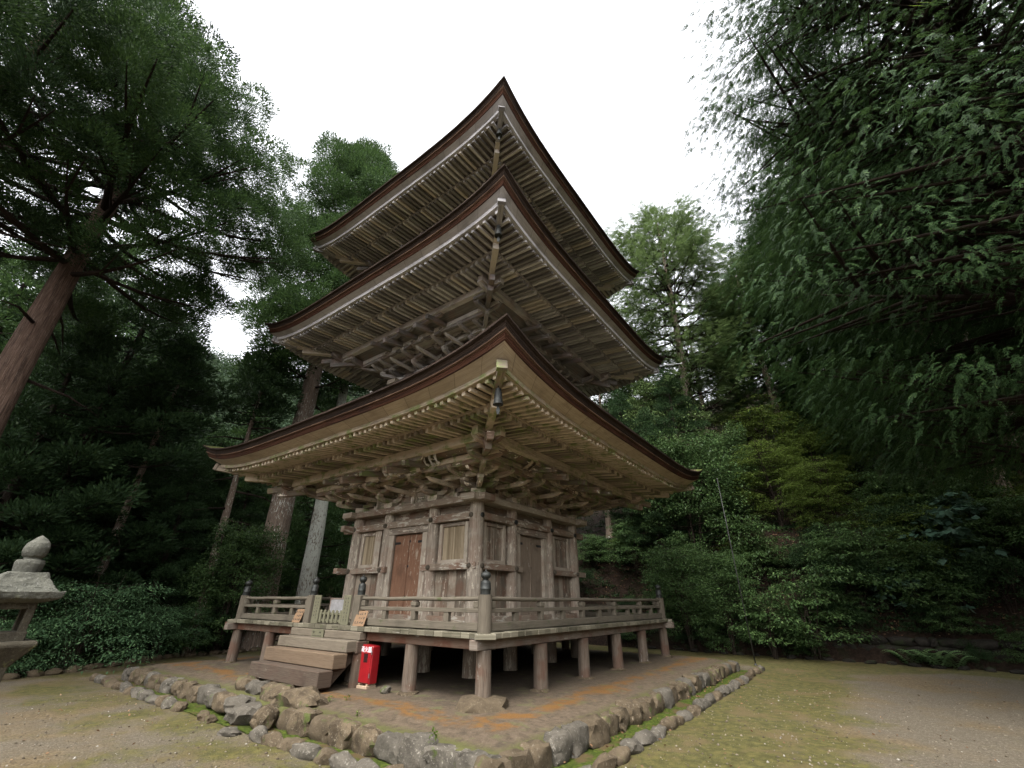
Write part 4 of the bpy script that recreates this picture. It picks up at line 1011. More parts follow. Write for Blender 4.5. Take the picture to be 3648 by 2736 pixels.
# tall thin pole at the right
pl_ = thing('metal_pole', 'tall thin dark metal pole standing at the right end of the kerb', 'pole', (6.17, 6.75, -.3))
mb = MB(); mb.tube([(0, 0, 0), (0, 0, 3), (0, 0, 5.9)], [.018, .016, .012], 8); o = mb.build('shaft', 'polem', pl_, smooth=True)
mb = MB(); mb.lathe([(.05, 0), (.05, .03), (.025, .06)], (0, 0, 0), 10); mb.build('foot', 'polem', pl_)
# ------------------------------------------------------------------ vegetation
def nrm(a): return a/np.maximum(np.linalg.norm(a, axis=1, keepdims=True), 1e-9)
def kites(P, D, S_, L, W):
    L = L[:, None]; W = W[:, None]
    return np.stack([P, P+.45*L*D+.5*W*S_, P+L*D, P+.45*L*D-.5*W*S_], 1)
class Leaves:
    def __init__(s, seed): s.r = np.random.RandomState(seed); s.q = []
    def rnd(s, n): return nrm(s.r.normal(size=(n, 3)))
    def side(s, D, flat=None):
        """vector across the leaf: random roll, or lying flat"""
        A = s.rnd(len(D)) if flat is None else np.tile(np.array([[0, 0, 1.]]), (len(D), 1))+flat*s.r.normal(size=(len(D), 3))
        return nrm(np.cross(D, A))
    def add(s, k): s.q.append(k.astype(np.float32))
    def puff(s, c, r, n, L, W, out, flatz=.75, upb=.35):
        """brush-like needle clump"""
        u = s.rnd(n); u[:, 2] = np.where(u[:, 2] < -.25, -u[:, 2]*.7, u[:, 2]); rad = r*(.55+.42*s.r.rand(n)**.7)*(1+.18*np.sin(u[:, 0]*5+c[0]*3)*np.cos(u[:, 1]*4+c[1]*2))
        P = np.array(c)+u*rad[:, None]*np.array([1, 1, flatz])
        D = nrm(u*1.3+np.array(out)*.2+np.array([0, 0, upb*.7])+.28*s.r.normal(size=(n, 3)))
        s.add(kites(P, D, s.side(D), L*s.r.uniform(.6, 1.3, n), W*s.r.uniform(.7, 1.3, n)))
    def sprays(s, c, r, n, L, out, flatz=.5, droop=.5):
        """flat drooping cypress fans: an axis with paired side sprigs"""
        u = s.rnd(n); P = np.array(c)+u*(r*s.r.rand(n)**.45)[:, None]*np.array([1, 1, flatz])
        D = nrm(np.array(out)*.8+u*np.array([.8, .8, .3])+np.array([0, 0, -droop])*s.r.uniform(.2, 1.4, (n, 1))+.2*s.r.normal(size=(n, 3)))
        S_ = s.side(D, .45); LL = L*s.r.uniform(.6, 1.25, n)
        s.add(kites(P, D, S_, LL, LL*.10))
        for t, m in ((.2, .52), (.45, .44), (.7, .32)):
            for sg in (-1, 1):
                d2 = nrm(D*.72+S_*(.7*sg)+np.array([0, 0, -.25*t*droop*2])); S2 = nrm(S_*.72-D*(.7*sg))
                P2 = P+D*(LL*t)[:, None]+np.array([0, 0, -1])*(LL*t*t*.3*droop)[:, None]
                s.add(kites(P2, d2, S2, LL*m*s.r.uniform(.75, 1.2, n), LL*m*.24))
    def fans(s, c, r, n, L, out, flatz=.5, droop=.5, m=6, lf=3):
        """hanging flat fans: curved axis, paired side twigs, small scale sprigs on each"""
        u = s.rnd(n); P = np.array(c)+u*(r*s.r.rand(n)**.45)[:, None]*np.array([1, 1, flatz])
        D = nrm(np.array(out)*.9+u*np.array([.7, .7, .25])+np.array([0, 0, -.35*droop])*s.r.uniform(.2, 1.4, (n, 1))+.15*s.r.normal(size=(n, 3)))
        S_ = s.side(D, .4); LL = L*s.r.uniform(.6, 1.25, n); dn = np.array([0, 0, -1.])
        ax = lambda t: P+D*(LL*t)[:, None]+dn*(LL*t*t*.42*droop)[:, None]
        dd = lambda t: nrm(D+dn*(.84*t*droop))
        for t0, t1 in ((0, .5), (.45, 1.0)): s.add(kites(ax(t0), nrm(ax(t1)-ax(t0)), S_, np.linalg.norm(ax(t1)-ax(t0), axis=1), LL*.045))
        for i in range(m):
            t = (i+.6)/m; e = dd(t); a = ax(t)
            for sg in (-1, 1):
                d2 = nrm(e*.78+S_*(.62*sg)+dn*(.25*droop)); sl = LL*(.40-.28*t)*s.r.uniform(.7, 1.2, n); s2 = nrm(S_*.78-e*(.62*sg))
                s.add(kites(a, d2, s2, sl, sl*.24))
                for j in range(lf):
                    q = (j+.8)/(lf+.6); b = a+d2*(sl*q)[:, None]; sg2 = 1 if (j+i) % 2 else -1
                    for g2 in ((sg2, -sg2) if lf > 2 else (sg2,)):
                        d3 = nrm(d2*.75+s2*(.66*g2)+dn*.12); s.add(kites(b, d3, nrm(s2*.75-d2*(.66*g2)), sl*(.46-.18*q), sl*.19))
    def plate(s, c, r, n, L, W, droop=.25, tilt=.35):
        """layer of leaves held flat"""
        a = s.r.rand(n)*2*PI; q = np.sqrt(s.r.rand(n)); P = np.stack([np.cos(a)*q*r, np.sin(a)*q*r, -droop*r*q*q+.05*s.r.normal(size=n)], 1)+np.array(c)
        D = nrm(np.stack([np.cos(a), np.sin(a), -.25-.3*q], 1)+.55*s.r.normal(size=(n, 3))*np.array([1, 1, .5])); S_ = s.side(D, tilt)
        s.add(kites(P, D, S_, L*s.r.uniform(.6, 1.25, n), W*s.r.uniform(.7, 1.25, n)))
    def blob(s, c, rad, n, L, W):
        u = s.rnd(n); P = np.array(c)+u*np.array(rad)*(.3+.7*s.r.rand(n)**.4)[:, None]
        D = nrm(u*.6+s.r.normal(size=(n, 3))*.6+np.array([0, 0, -.15])); s.add(kites(P, D, s.side(D, .6), L*s.r.uniform(.6, 1.3, n), W*s.r.uniform(.7, 1.3, n)))
    def mesh(s, name, mat):
        q = np.concatenate(s.q); v = q.reshape(-1, 3); f = np.arange(len(v), dtype=np.int32).reshape(-1, 4)
        return np_mesh_data(name, v, f, mat)

def part_obj(name, me, parent):
    o = bpy.data.objects.new(name, me); COL.objects.link(o); o.parent = parent; return o
def mb_mesh(mb, name, mat, smooth=True):
    o = mb.build(name, mat, smooth=smooth); me = o.data; bpy.data.objects.remove(o); return me

def conifer(seed, H, r0, base_h, prof, nl, pr, npf, L, W, style='puff', leafm='leaf_sugi', barkm='bark_cedar', rise_=.30, sag=.12, dead=5, flatz=.75, az_rng=None, droop=.5, lean=0, mid=.42, fork=False, fan=(5, 2)):
    rd = random.Random(seed); lv = Leaves(seed)
    n = 16; ph = rd.random()*6
    tx = lambda z: V((lean*z+.10*math.sin(z*.23+ph), .10*math.cos(z*.19+ph), z))
    mb = MB(); zs = [-.9, -.1, .25, .7, 1.4]+[1.4+(H-1.6)*i/n for i in range(1, n+1)]
    rr = [r0*1.75, r0*1.5, r0*1.25, r0*1.1, r0*1.02]+[r0*(1-.93*(i/n))**.85 for i in range(1, n+1)]
    mb.tube([tx(z) for z in zs], rr, 18, wob=.22); trunk = mb_mesh(mb, 'trunk', barkm)
    bm_ = MB(); ex = []
    for i in range(nl):
        u = ((i+.5)/nl); z = base_h+(H-base_h-.5)*u; az = i*2.399+rd.uniform(-.4, .4); RR = np.interp(u, [p[0] for p in prof], [p[1] for p in prof])*rd.uniform(.72, 1.12)
        if RR < .3: continue
        d = V((math.cos(az), math.sin(az), 0)); q = V((-d.y, d.x, 0)); wv = rd.uniform(-.15, .15)
        f = lambda t: tx(z)+d*(RR*t)+q*(wv*RR*t*t)+V((0, 0, RR*(-sag*t+rise_*t*t)))
        rb = max(.016, min(r0*.30, .027*RR**.8)); m = 7; te = (.9 if style == 'puff' else .74)/m
        bm_.tube([f(t*te) for t in range(m+1)], [rb*(1-.85*t/m) for t in range(m+1)], 6, False)
        k = max(2, int(RR*(1-mid)/(pr*.85))+1)
        for j in range(k):
            t = mid+(1.04-mid)*(j+.6)/k+rd.uniform(-.03, .03); off = rd.uniform(-.5, .5)*RR*.34*(1.15-t*.5)
            offs = [off] if not fork or t < .5 else [off*.3+RR*.62*(t-.28)*g+rd.uniform(-.25, .25) for g in (-1, 0, 1)]
            for off in offs:
                tt = t-abs(off)*.06/max(RR, 1)*3; c = f(tt)+q*off+V((0, 0, rd.uniform(-.1, .35)*pr))
                if abs(off) > .3: bm_.tube([f(max(.12, tt-.3)), f(tt-.12)+q*off*.6, f(tt-.02)+q*off*.93], [rb*.4, rb*.24, .005], 4, False)
                s_ = rd.uniform(.7, 1.25)*pr*(1.0 if RR > 1.2 else .75)
                if style == 'puff': lv.puff(c, s_, int(npf*s_*s_/(pr*pr)), L, W, d, flatz)
                else: lv.fans(c, s_*1.1, max(2, int(npf*s_*s_/(pr*pr))), L, d, flatz, droop, *fan)
    for i in range(dead):                                          # bare broken branches below the crown
        z = base_h*rd.uniform(.5, 1.0); az = rd.random()*6.28; d = V((math.cos(az), math.sin(az), 0)); l = rd.uniform(.8, 2.2)
        bm_.tube([tx(z)+d*r0*.6, tx(z)+d*(r0+l*.5)+V((0, 0, -.1)), tx(z)+d*(r0+l)+V((0, 0, -.25*l))], [.05, .03, .01], 6)
    if style == 'puff': lv.puff(tx(H-.3), pr*.9, npf, L, W, (0, 0, 1), 1.2)
    else: lv.fans(tx(H-.6), pr, npf, L, V((0, 0, .5)), 1.2, droop, *fan)
    return trunk, mb_mesh(bm_, 'branches', 'limb'), lv.mesh('crown', leafm)

def plant_tree(name, meshes, x, y, label, cat='tree', rz=0, sc=1, group=None, dz=0):
    o = thing(name, label, cat, (x, y, tz(x, y)-.05+dz), rz, group); o.scale = (sc, sc, sc)
    for nm, me in zip(('trunk', 'branches', 'crown'), meshes):
        if me: part_obj(nm, me, o)
    return o
def copy_tree(src, x, y, rz, sc, label, group=None, dz=0):
    r = src.copy(); COL.objects.link(r); r.location = (x, y, tz(x, y)-.05+dz); r.rotation_euler = (0, 0, rz); r.scale = (sc, sc, sc); r['label'] = label
    if group: r['group'] = group
    elif 'group' in r: del r['group']
    for ch in src.children:
        c = ch.copy(); COL.objects.link(c); c.parent = r
    return r

DOME = [(0, 4.6), (.15, 5.8), (.35, 6.0), (.6, 4.9), (.8, 3.3), (.93, 1.7), (1, .5)]
CONE = [(0, 3.0), (.2, 3.6), (.5, 2.8), (.8, 1.5), (1, .25)]
# the big cedar standing at the left edge
T1 = plant_tree('cedar_tree', conifer(3, 20.3, .44, 10.2, DOME, 66, .88, 2000, .095, .030, 'puff', 'leaf_sugi', 'bark_cedar', .36, .20, 6, .9, mid=.52), *at(-1.29, 10), 'great cedar with thick reddish furrowed trunk at the left edge and broad crown', rz=.4)
# its neighbour whose crown fills the upper left corner
x, y = at(-1.95, 7.2)
T0 = plant_tree('cedar_tree', conifer(8, 24, .5, 10, [(0, 4.2), (.3, 5.2), (.6, 4.2), (.85, 2.2), (1, .4)], 46, .88, 1600, .105, .032, 'puff', 'leaf_dark', 'bark_cedar', .36, .2, 4, .9, mid=.5), x, y, 'dark cedar whose crown fills the upper left corner of the picture', rz=1.0)
# two trunks behind the left end of the veranda
x, y = at(-.513, 20.2)
T2 = plant_tree('cedar_tree', conifer(5, 30, .56, 11.5, [(0, 3.2), (.2, 4.0), (.45, 4.4), (.7, 4.0), (.88, 2.5), (1, .5)], 84, 1.15, 1700, .15, .044, 'puff', 'leaf_sugi', 'bark_grey', .30, .2, 4, .95), x, y, 'tall cedar with straight thick brown trunk rising behind the left end of the veranda', rz=2)
x, y = at(-.425, 22.8)
T3 = plant_tree('cedar_tree', conifer(6, 25, .40, 13, [(0, 2.2), (.3, 3.0), (.7, 2.2), (1, .4)], 46, .9, 240, .32, .065, 'puff', 'leaf_dark', 'bark_lichen', .3, .2, 3), x, y, 'tall cedar with pale lichen covered trunk beside the thick brown trunk', rz=3)
# pale cypress on the slope right of the roofs
HIN = conifer(12, 26.5, .38, 6.5, [(0, 3.6), (.2, 4.9), (.45, 5.4), (.7, 4.6), (.88, 2.9), (1, .8)], 120, .85, 50, .55, 0, 'spray', 'leaf_mid', 'bark_grey', .42, .05, 5, .6, droop=.35)
x, y = at(.452, 27.6)
T4 = plant_tree('cypress_tree', HIN, x, y, 'pale green cypress with sky showing through it, on the slope right of the roofs', rz=.3)
# big cypress whose branches hang in from the right
BIGH = conifer(21, 27, .55, 4.2, [(0, 6.6), (.15, 7.2), (.4, 7.1), (.65, 6.2), (.85, 3.8), (1, .6)], 140, .70, 30, .34, 0, 'spray', 'leaf_hinoki', 'bark_dark', .06, -.12, 6, .6, droop=1.4, mid=.28, fork=True, fan=(6, 2))
x, y = at(1.80, 7.4)
T5 = plant_tree('cypress_tree', BIGH, x, y, 'huge dark cypress hanging drooping branches over the right edge of the picture', rz=.7)

# prototypes for the surrounding wood
PA = conifer(31, 17, .30, 3.0, CONE, 60, .75, 330, .19, .055, 'puff', 'leaf_dark', 'bark_dark', .25, .25, 8)
PB = conifer(32, 21, .36, 5.0, [(0, 2.6), (.3, 3.6), (.6, 2.9), (.85, 1.7), (1, .3)], 64, .85, 330, .2, .06, 'puff', 'leaf_sugi', 'bark_dark', .3, .2, 8)
PC = conifer(33, 20, .34, 3.5, [(0, 3.4), (.3, 4.4), (.6, 3.8), (.85, 2.2), (1, .4)], 80, .9, 28, .62, 0, 'spray', 'leaf_hinoki', 'bark_grey', .25, .0, 6, .55, droop=.6)
def broad(seed, H, R_, nst, nplate, nleaf, L, W, mat, layered=True, barkm='bark_dark', stem_r=.05, droop=.25, zlo=.25):
    rd = random.Random(seed); lv = Leaves(seed); mb = MB(); bm2 = MB()
    stems = []
    for i in range(nst):
        az = rd.random()*6.28; sp = rd.uniform(.1, .55)*R_; top = V((math.cos(az)*sp, math.sin(az)*sp, H*rd.uniform(.75, 1)))
        pts = [V((jt(.1), jt(.1), -.4)), top*.35+V((jt(.15), jt(.15), 0)), top*.7+V((jt(.15), jt(.15), 0)), top]; stems.append(pts)
        mb.tube(pts, [stem_r, stem_r*.8, stem_r*.5, stem_r*.15], 7, False)
    for i in range(nplate):
        st = rd.choice(stems); t = rd.uniform(zlo, 1); k = min(2, int(t*3)); b = st[k].lerp(st[k+1], t*3-k); az = rd.random()*6.28; hh = b.z/H
        rr = R_*(1-.55*max(0, hh-.45)/.55)*rd.uniform(.25, 1.0); c = V((math.cos(az)*rr, math.sin(az)*rr, b.z+rr*rd.uniform(-.05, .3)))
        bm2.tube([b, b.lerp(c, .5)+V((0, 0, .06)), c], [stem_r*.35, stem_r*.22, .004], 4, False)
        if layered: lv.plate(c, R_*rd.uniform(.22, .42), nleaf, L, W, droop)
        else: q = R_*rd.uniform(.12, .40); lv.blob(c, (q*1.15, q, q*rd.uniform(.3, .7)), int(nleaf*(.4+q/R_*2.2)), L, W)
    return mb_mesh(mb, 'trunk', barkm), mb_mesh(bm2, 'branches', 'limb'), lv.mesh('crown', mat)
PD = conifer(34, 14, .19, 9.5, [(0, 1.4), (.4, 1.7), (1, .3)], 34, .6, 260, .18, .05, 'puff', 'leaf_dark', 'bark_grey', .25, .2, 9)
BT1 = broad(41, 8, 3.2, 4, 130, 170, .13, .07, 'leaf_lime', True, 'bark_dark', .08, .4, .2)
BT2 = broad(42, 8, 2.8, 4, 120, 180, .14, .075, 'leaf_broad', False, 'bark_dark', .07, .3, .15)
BT3 = broad(43, 10, 3.2, 4, 110, 160, .17, .09, 'leaf_mid', False, 'bark_grey', .12)
SH1 = broad(51, 2.5, 1.9, 7, 46, 300, .085, .026, 'leaf_blue', True, stem_r=.025, droop=.35)
SH2 = broad(52, 2.6, 1.4, 6, 40, 110, .13, .055, 'leaf_broad', True, stem_r=.02)
SH3 = broad(53, 1.9, 1.2, 7, 44, 120, .08, .04, 'leaf_dark', False, stem_r=.015)
SH4 = broad(54, 2.4, 1.3, 5, 26, 22, .27, .25, 'leaf_big', True, stem_r=.02, droop=.15)
SH5 = broad(55, 2.0, 1.6, 6, 50, 120, .10, .045, 'leaf_lime', True, stem_r=.02)

G_L = 'conifers of the dark wood on the left'; G_R = 'conifers on the wooded slope'
first = {}
def grow(key, name, meshes, x, y, rz, sc, label, group, cat='tree', dz=0):
    if key not in first:
        o = plant_tree(name, meshes, x, y, label, cat, rz, sc, group, dz); first[key] = o; return o
    return copy_tree(first[key], x, y, rz, sc, label, group, dz)
rd = random.Random(5)
# dark wood below and beyond the left rim of the court
for i, (lat, d, key, sc) in enumerate(((-1.02, 15.5, 'PA', .98), (-1.22, 18, 'PA', 1.2), (-.93, 20, 'PA', 1.15), (-.84, 21.5, 'PA', 1.05), (-.72, 27, 'PB', .72), (-.64, 22.5, 'PB', .70), (-.69, 21.5, 'PB', .52), (-1.42, 15, 'PB', .95), (-1.1, 24, 'PB', 1.15), (-.82, 25, 'PA', 1.02), (-.70, 21, 'PA', .72), (-1.30, 27, 'PB', 1.2), (-.97, 31, 'PB', 1.15), (-.60, 27, 'PA', .92), (-.66, 34, 'PA', .85), (-.88, 38, 'PA', 1.3), (-1.15, 36, 'PB', 1.4), (-.52, 31, 'PA', 1.0), (-.44, 28, 'PB', .85), (-.36, 33, 'PB', .8), (-1.6, 20, 'PB', 1.1), (-1.5, 26, 'PB', 1.2), (-.60, 22, 'PA', .62), (-1.15, 14.2, 'PA', .8), (-.25, 36, 'PA', .8), (-.78, 30, 'PA', .72), (-1.02, 27, 'PA', 1.2), (-.90, 17.2, 'PA', .72), (-.74, 17.8, 'PA', .5), (-1.08, 20.5, 'PB', .9))):
    x, y = at(lat, d); grow(key, 'cedar_tree', dict(PA=PA, PB=PB)[key], x, y, rd.random()*6, sc*rd.uniform(.95, 1.05), 'dark conifer among the dense shaded wood beyond the left rim', G_L)
for lat, d, lab in ((-.86, 16.6, 'slim bare trunked conifer right of the stone lantern, in the dark wood'), (-.635, 18.8, 'slim bare trunked conifer just left of the veranda'), (-1.0, 17.8, 'slim bare trunked conifer behind the stone lantern')):
    x, y = at(lat, d); grow('PD', 'cedar_tree', PD, x, y, lat*7, 1.0, lab, G_L)
for i, (lat, d, key, sc, lab) in enumerate(((-.76, 24, 'BT3', .85, 'light green broadleaved tree in the gap left of the lowest roof'), (-.70, 29, 'BT3', .9, 'broadleaved tree behind the light green one in the gap left of the lowest roof'), (-.58, 18.5, 'BT2', .62, 'leafy young tree just below the left tip of the lowest roof'), (-.85, 17, 'BT2', .6, 'dim leafy tree above the green shrub left of the veranda'), (-1.05, 19.5, 'BT2', .72, 'dim leafy tree in the wood behind the stone lantern'))):
    x, y = at(lat, d); grow(key, 'broadleaf_tree', dict(BT2=BT2, BT3=BT3)[key], x, y, rd.random()*6, sc, lab, 'broadleaved trees left of the pagoda')
# shrubs along the left rim
for lat, d, key, sc, lab in ((-.86, 15.0, 'SH1', 1.25, 'wide layered green shrub on the rim between the lantern and the veranda'), (-.70, 16.8, 'SH1', .75, 'low layered green shrub right of the wide one on the rim'), (-1.02, 13.4, 'SH1', .95, 'layered green shrub directly behind the stone lantern'), (-.58, 18.5, 'SH3', .8, 'small dim shrub beside the left end of the veranda'), (-.63, 17.6, 'SH2', .55, 'thin leafy shrub left of the thick brown trunk')):
    x, y = at(lat, d); grow(key, 'shrub', dict(SH1=SH1, SH2=SH2, SH3=SH3)[key], x, y, rd.random()*6, sc, lab, 'shrubs on the left rim', 'shrub')
# conifers on the slope at the right and behind the pagoda
for lat, d, key, sc in ((1.22, 17, 'PC', 1.3), (1.0, 19.5, 'PC', 1.22), (.88, 24, 'PC', 1.2), (1.12, 17.5, 'PC', 1.1), (1.5, 17.5, 'PC', 1.1), (1.15, 25, 'PC', 1.15), (.78, 29, 'PC', 1.1), (.70, 34, 'PC', 1.1), (.66, 27, 'PC', .85), (.90, 35, 'PB', 1.1), (1.05, 32, 'PB', 1.15), (.34, 33, 'PC', .85), (.40, 25, 'PA', .62), (.33, 23.5, 'PA', .5), (.27, 26, 'PA', .6), (.22, 30, 'PC', .7), (.10, 31, 'PB', .8), (-.05, 32, 'PA', .9), (-.18, 30, 'PA', .85), (1.65, 19, 'PC', 1.2), (1.55, 25, 'PB', 1.2), (.48, 40, 'PC', .8), (.58, 44, 'PB', .9), (1.30, 21, 'PC', 1.1), (.30, 42, 'PB', .8)):
    x, y = at(lat, d); grow(key, 'cypress_tree' if key == 'PC' else 'cedar_tree', dict(PA=PA, PB=PB, PC=PC)[key], x, y, rd.random()*6, sc*rd.uniform(.95, 1.05), 'dark conifer among the crowded trees on the slope right of the pagoda', G_R)
for lat, d, key, sc, lab in ((.60, 22.5, 'BT1', .62, 'yellow-green layered tree on the slope right of the lowest roof'), (.72, 24, 'BT1', .72, 'yellow-green layered tree higher up the slope, right of the first'), (.50, 24.5, 'BT2', .8, 'dark leafy tree beside the pale cypress trunk'), (.36, 20.0, 'BT2', .55, 'low leafy tree just right of the pagoda body'), (.44, 19.0, 'BT2', .5, 'low leafy tree on the bank behind the right end of the veranda'), (.40, 22.5, 'BT2', .95, 'leafy tree showing between the middle and lowest roof tips'), (.60, 26, 'BT1', .95, 'tall yellow-green tree between the roof tip and the hanging cypress'), (.75, 27.5, 'BT1', .9, 'yellow-green tree high on the slope under the hanging cypress'), (.90, 23.5, 'BT2', .85, 'leafy tree on the slope above the mossy stump'), (.84, 28, 'BT3', .9, 'bushy tree behind the leafy one above the stump'), (.36, 27, 'BT3', 1.05, 'bushy tree just right of the middle roof tip'), (1.05, 18, 'BT2', .62, 'dim leafy young tree right of the stump'), (.70, 20.5, 'BT1', .5, 'young yellow-green tree at the top of the bank')):
    x, y = at(lat, d); grow(key, 'broadleaf_tree', dict(BT1=BT1, BT2=BT2, BT3=BT3)[key], x, y, rd.random()*6, sc, lab, 'broadleaved trees on the slope')
# undergrowth of the bank
bank = []
keys = ('SH2', 'SH3', 'SH2', 'SH3', 'SH5', 'SH2')
for i in range(64):
    x = rd.uniform(-3, 19); y = 10.9+5.2*rd.random()
    if abs(x-9.6) < 1.3 and y > 13.8: continue
    bank.append((x, y, keys[i % 6], rd.uniform(.55, 1.1)))
for i in range(54): bank.append((rd.uniform(0, 19), rd.uniform(9.95, 11.0), ('SH3', 'SH2', 'SH3')[i % 3], rd.uniform(.28, .55)))
for i in range(16): bank.append((rd.uniform(9, 19), rd.uniform(11.2, 14.2), ('SH2', 'SH3', 'SH2')[i % 3], rd.uniform(.7, 1.2)))
for x, y, key, sc in bank: grow(key, 'shrub', dict(SH2=SH2, SH3=SH3, SH5=SH5)[key], x, y, rd.random()*6, sc, 'leafy green shrub among the undergrowth covering the bank above the rubble wall', 'shrubs of the bank', 'shrub')
for lat, d, key, sc, lab in ((.60, 17.6, 'SH2', 1.15, 'bright leafy shrub on the bank just right of the thin metal pole'), (.52, 17.8, 'SH2', .9, 'leafy shrub on the bank left of the thin metal pole'), (.93, 17.0, 'SH4', 1.15, 'shrub with large heart shaped blue-green leaves right of centre on the bank'), (.84, 16.6, 'SH4', .8, 'lower shrub with large heart shaped leaves, left of the bigger one'), (1.02, 17.2, 'SH4', .95, 'large leaved shrub at the right of the group of three'), (.72, 17.6, 'SH3', 1.15, 'dark bushy shrub in the middle of the bank')):
    x, y = at(lat, d); grow(key, 'shrub', dict(SH2=SH2, SH3=SH3, SH4=SH4)[key], x, y, rd.random()*6, sc, lab, 'shrubs of the bank', 'shrub')

# ferns at the foot of the slope
def fern(seed, n=12, Lf=1.15):
    rd_ = random.Random(seed); lv = Leaves(seed); P = []; D = []; S2 = []; LL = []; WW = []
    for i in range(n):
        az = i*2*PI/n+rd_.uniform(-.3, .3); L = Lf*rd_.uniform(.7, 1.1); d = np.array([math.cos(az), math.sin(az), 0]); q = np.array([-d[1], d[0], 0]); m = 15
        for j in range(1, m):
            t = j/m; p = d*L*t*.75+np.array([0, 0, L*(1.35*t-1.0*t*t)]); wl = L*.30*(1-t)**.75*min(1, t*6)
            for sg in (-1, 1):
                P.append(p); dd = q*sg+d*.45+np.array([0, 0, -.25]); D.append(dd/np.linalg.norm(dd)); s2 = d-.3*q*sg; S2.append(s2/np.linalg.norm(s2)); LL.append(wl); WW.append(wl*.30+.012)
    lv.add(kites(np.array(P), np.array(D), np.array(S2), np.array(LL), np.array(WW))); return lv.mesh('frond', 'leaf_fern')
FE = fern(61)
for i, (x, y, sc, lab) in enumerate(((10.75, 9.7, 1.0, 'pale green fern drooping over the edge of the court at the right'), (10.1, 9.95, .95, 'fern left of the drooping one at the foot of the rubble wall'), (11.15, 9.9, .85, 'fern right of the drooping one at the foot of the rubble wall'), (10.5, 10.2, 1.0, 'fern growing highest in the clump against the rubble wall'))):
    if i == 0: f0 = plant_tree('fern', (None, None, FE), x, y, lab, 'fern', 0, sc, 'ferns at the foot of the slope'); f0.children[0].name = 'fronds'
    else: copy_tree(f0, x, y, i*1.1, sc, lab, 'ferns at the foot of the slope')
for i in range(10):
    x = rd.uniform(1, 17); y = rd.uniform(11, 14.5); copy_tree(f0, x, y, i, rd.uniform(.6, 1.0), 'small fern half hidden in the undergrowth of the bank', 'ferns of the bank')

# stump, mossy log, stakes and grave markers at the top of the bank
x, y = at(.835, 19.4); z0 = tz(x, y)
st = thing('tree_stump', 'split grey tree stump at the top of the bank', 'stump', (x, y, z0-.3))
mb = MB(); mb.tube([(0, 0, -.5), (0, 0, .1), (.02, 0, .5), (.0, .03, .95)], [.55, .46, .38, .40], 14, wob=.5); mb.build('trunk', 'bark_grey', st, smooth=True)
x, y = at(.895, 18.9)
lg = thing('fallen_log', 'moss covered fallen log lying beside the split stump', 'log', (x, y, tz(x, y)))
mb = MB(); mb.tube([(-.9, .35, .42), (0, 0, .22), (1.3, -.45, -.25)], [.24, .26, .2], 12, wob=.35); mb.build('trunk', 'bark_grey', lg, smooth=True)
mb = MB(); mb.tube([(-.85, .34, .53), (0, 0, .34), (1.1, -.38, -.06)], [.19, .21, .14], 10, wob=.5); mb.build('moss', 'moss', lg, smooth=True)
x, y = at(.885, 20.2); x0, y0 = x, y
sp_ = thing('grave_marker', 'tall pale stone marker with notched pagoda top behind the stump', 'marker', (x, y, tz(x, y)+.1))
mb = MB(); mb.box(-.09, .09, -.09, .09, 0, .8); mb.build('shaft', 'stone_pale', sp_, .01)
mb = MB(); k2 = 1.414; mb.lathe([(.085*k2, .8), (.14*k2, .83), (.13*k2, .89), (.08*k2, .92), (.125*k2, .98), (.11*k2, 1.05), (.06*k2, 1.08), (.06*k2, 1.16), (.02, 1.23)], (0, 0, 0), 4); mb.build('top', 'stone_pale', sp_, .008)
for lat, lab, sc in ((.795, 'short slanting grey post stone left of the stump', 1.0), (.74, 'small worn marker stone half hidden left of the stump', .7)):
    x, y = at(lat, 20.0); o = stone_at('marker_stone', x, y, tz(x, y)+.25*sc+.05, .24*sc, .2*sc, .62*sc, .2, 'stone_pale', lab, None, 'marker', .12, .8, 2)
x, y = at(.815, 19.8); stone_at('marker_stone', x, y, tz(x, y)+.15, .5, .4, .22, .2, 'stone_pale', 'low rounded stone beside the slanting post stone', None, 'marker', .1, .4, 2)
x, y = at(.862, 19.5)
tp = thing('stake_frame', 'three thin slanting stakes propped together above the stump', 'stakes', (x, y, tz(x, y)+.2))
for a in (.4, 2.3, 4.6): mb = MB(); mb.tube([(math.cos(a)*.55, math.sin(a)*.55, -.1), (math.cos(a)*-.06, math.sin(a)*-.06, 2.1)], [.05, .04], 7); mb.build('stake', 'limb', tp, smooth=True)

# bright maple sprig hanging in at the top right, twig running up out of view
x, y = at(1.83, 1.55)
ms = thing('maple_branch', 'bright yellow-green maple leaves dangling at the top right of the picture', 'branch', (x, y, 1.5+2.44*1.55))
mb = MB(); mb.tube([(.35, .2, .55), (.15, .08, .22), (0, 0, .02)], [.006, .004, .002], 6); mb.build('twig', 'limb', ms)
for (dx, dy, dz, sc_, ry) in ((0, 0, 0, .10, 0), (.06, .05, .06, .10, .7), (.16, .1, .16, .09, 1.5)):
    lv = Leaves(int(90+dx*100)); q = FH*-.35+V((0, 0, -.9)); q.normalize(); e1 = RH; D = []; LL = []
    for a, l in ((0, 1), (.6, .92), (-.6, .92), (1.2, .7), (-1.2, .7), (1.9, .4), (-1.9, .4)):
        d = q*math.cos(a)+e1*math.sin(a); D.append(np.array(d)); LL.append(l*sc_)
    D = np.array(D); nn = np.array(q.cross(e1)); S2 = nrm(np.cross(D, nn[None, :])); lv.add(kites(np.tile(np.array([[dx, dy, dz]]), (7, 1)), D, S2, np.array(LL), np.array(LL)*.30)); part_obj('leaf', lv.mesh('leaf', 'leaf_maple'), ms)

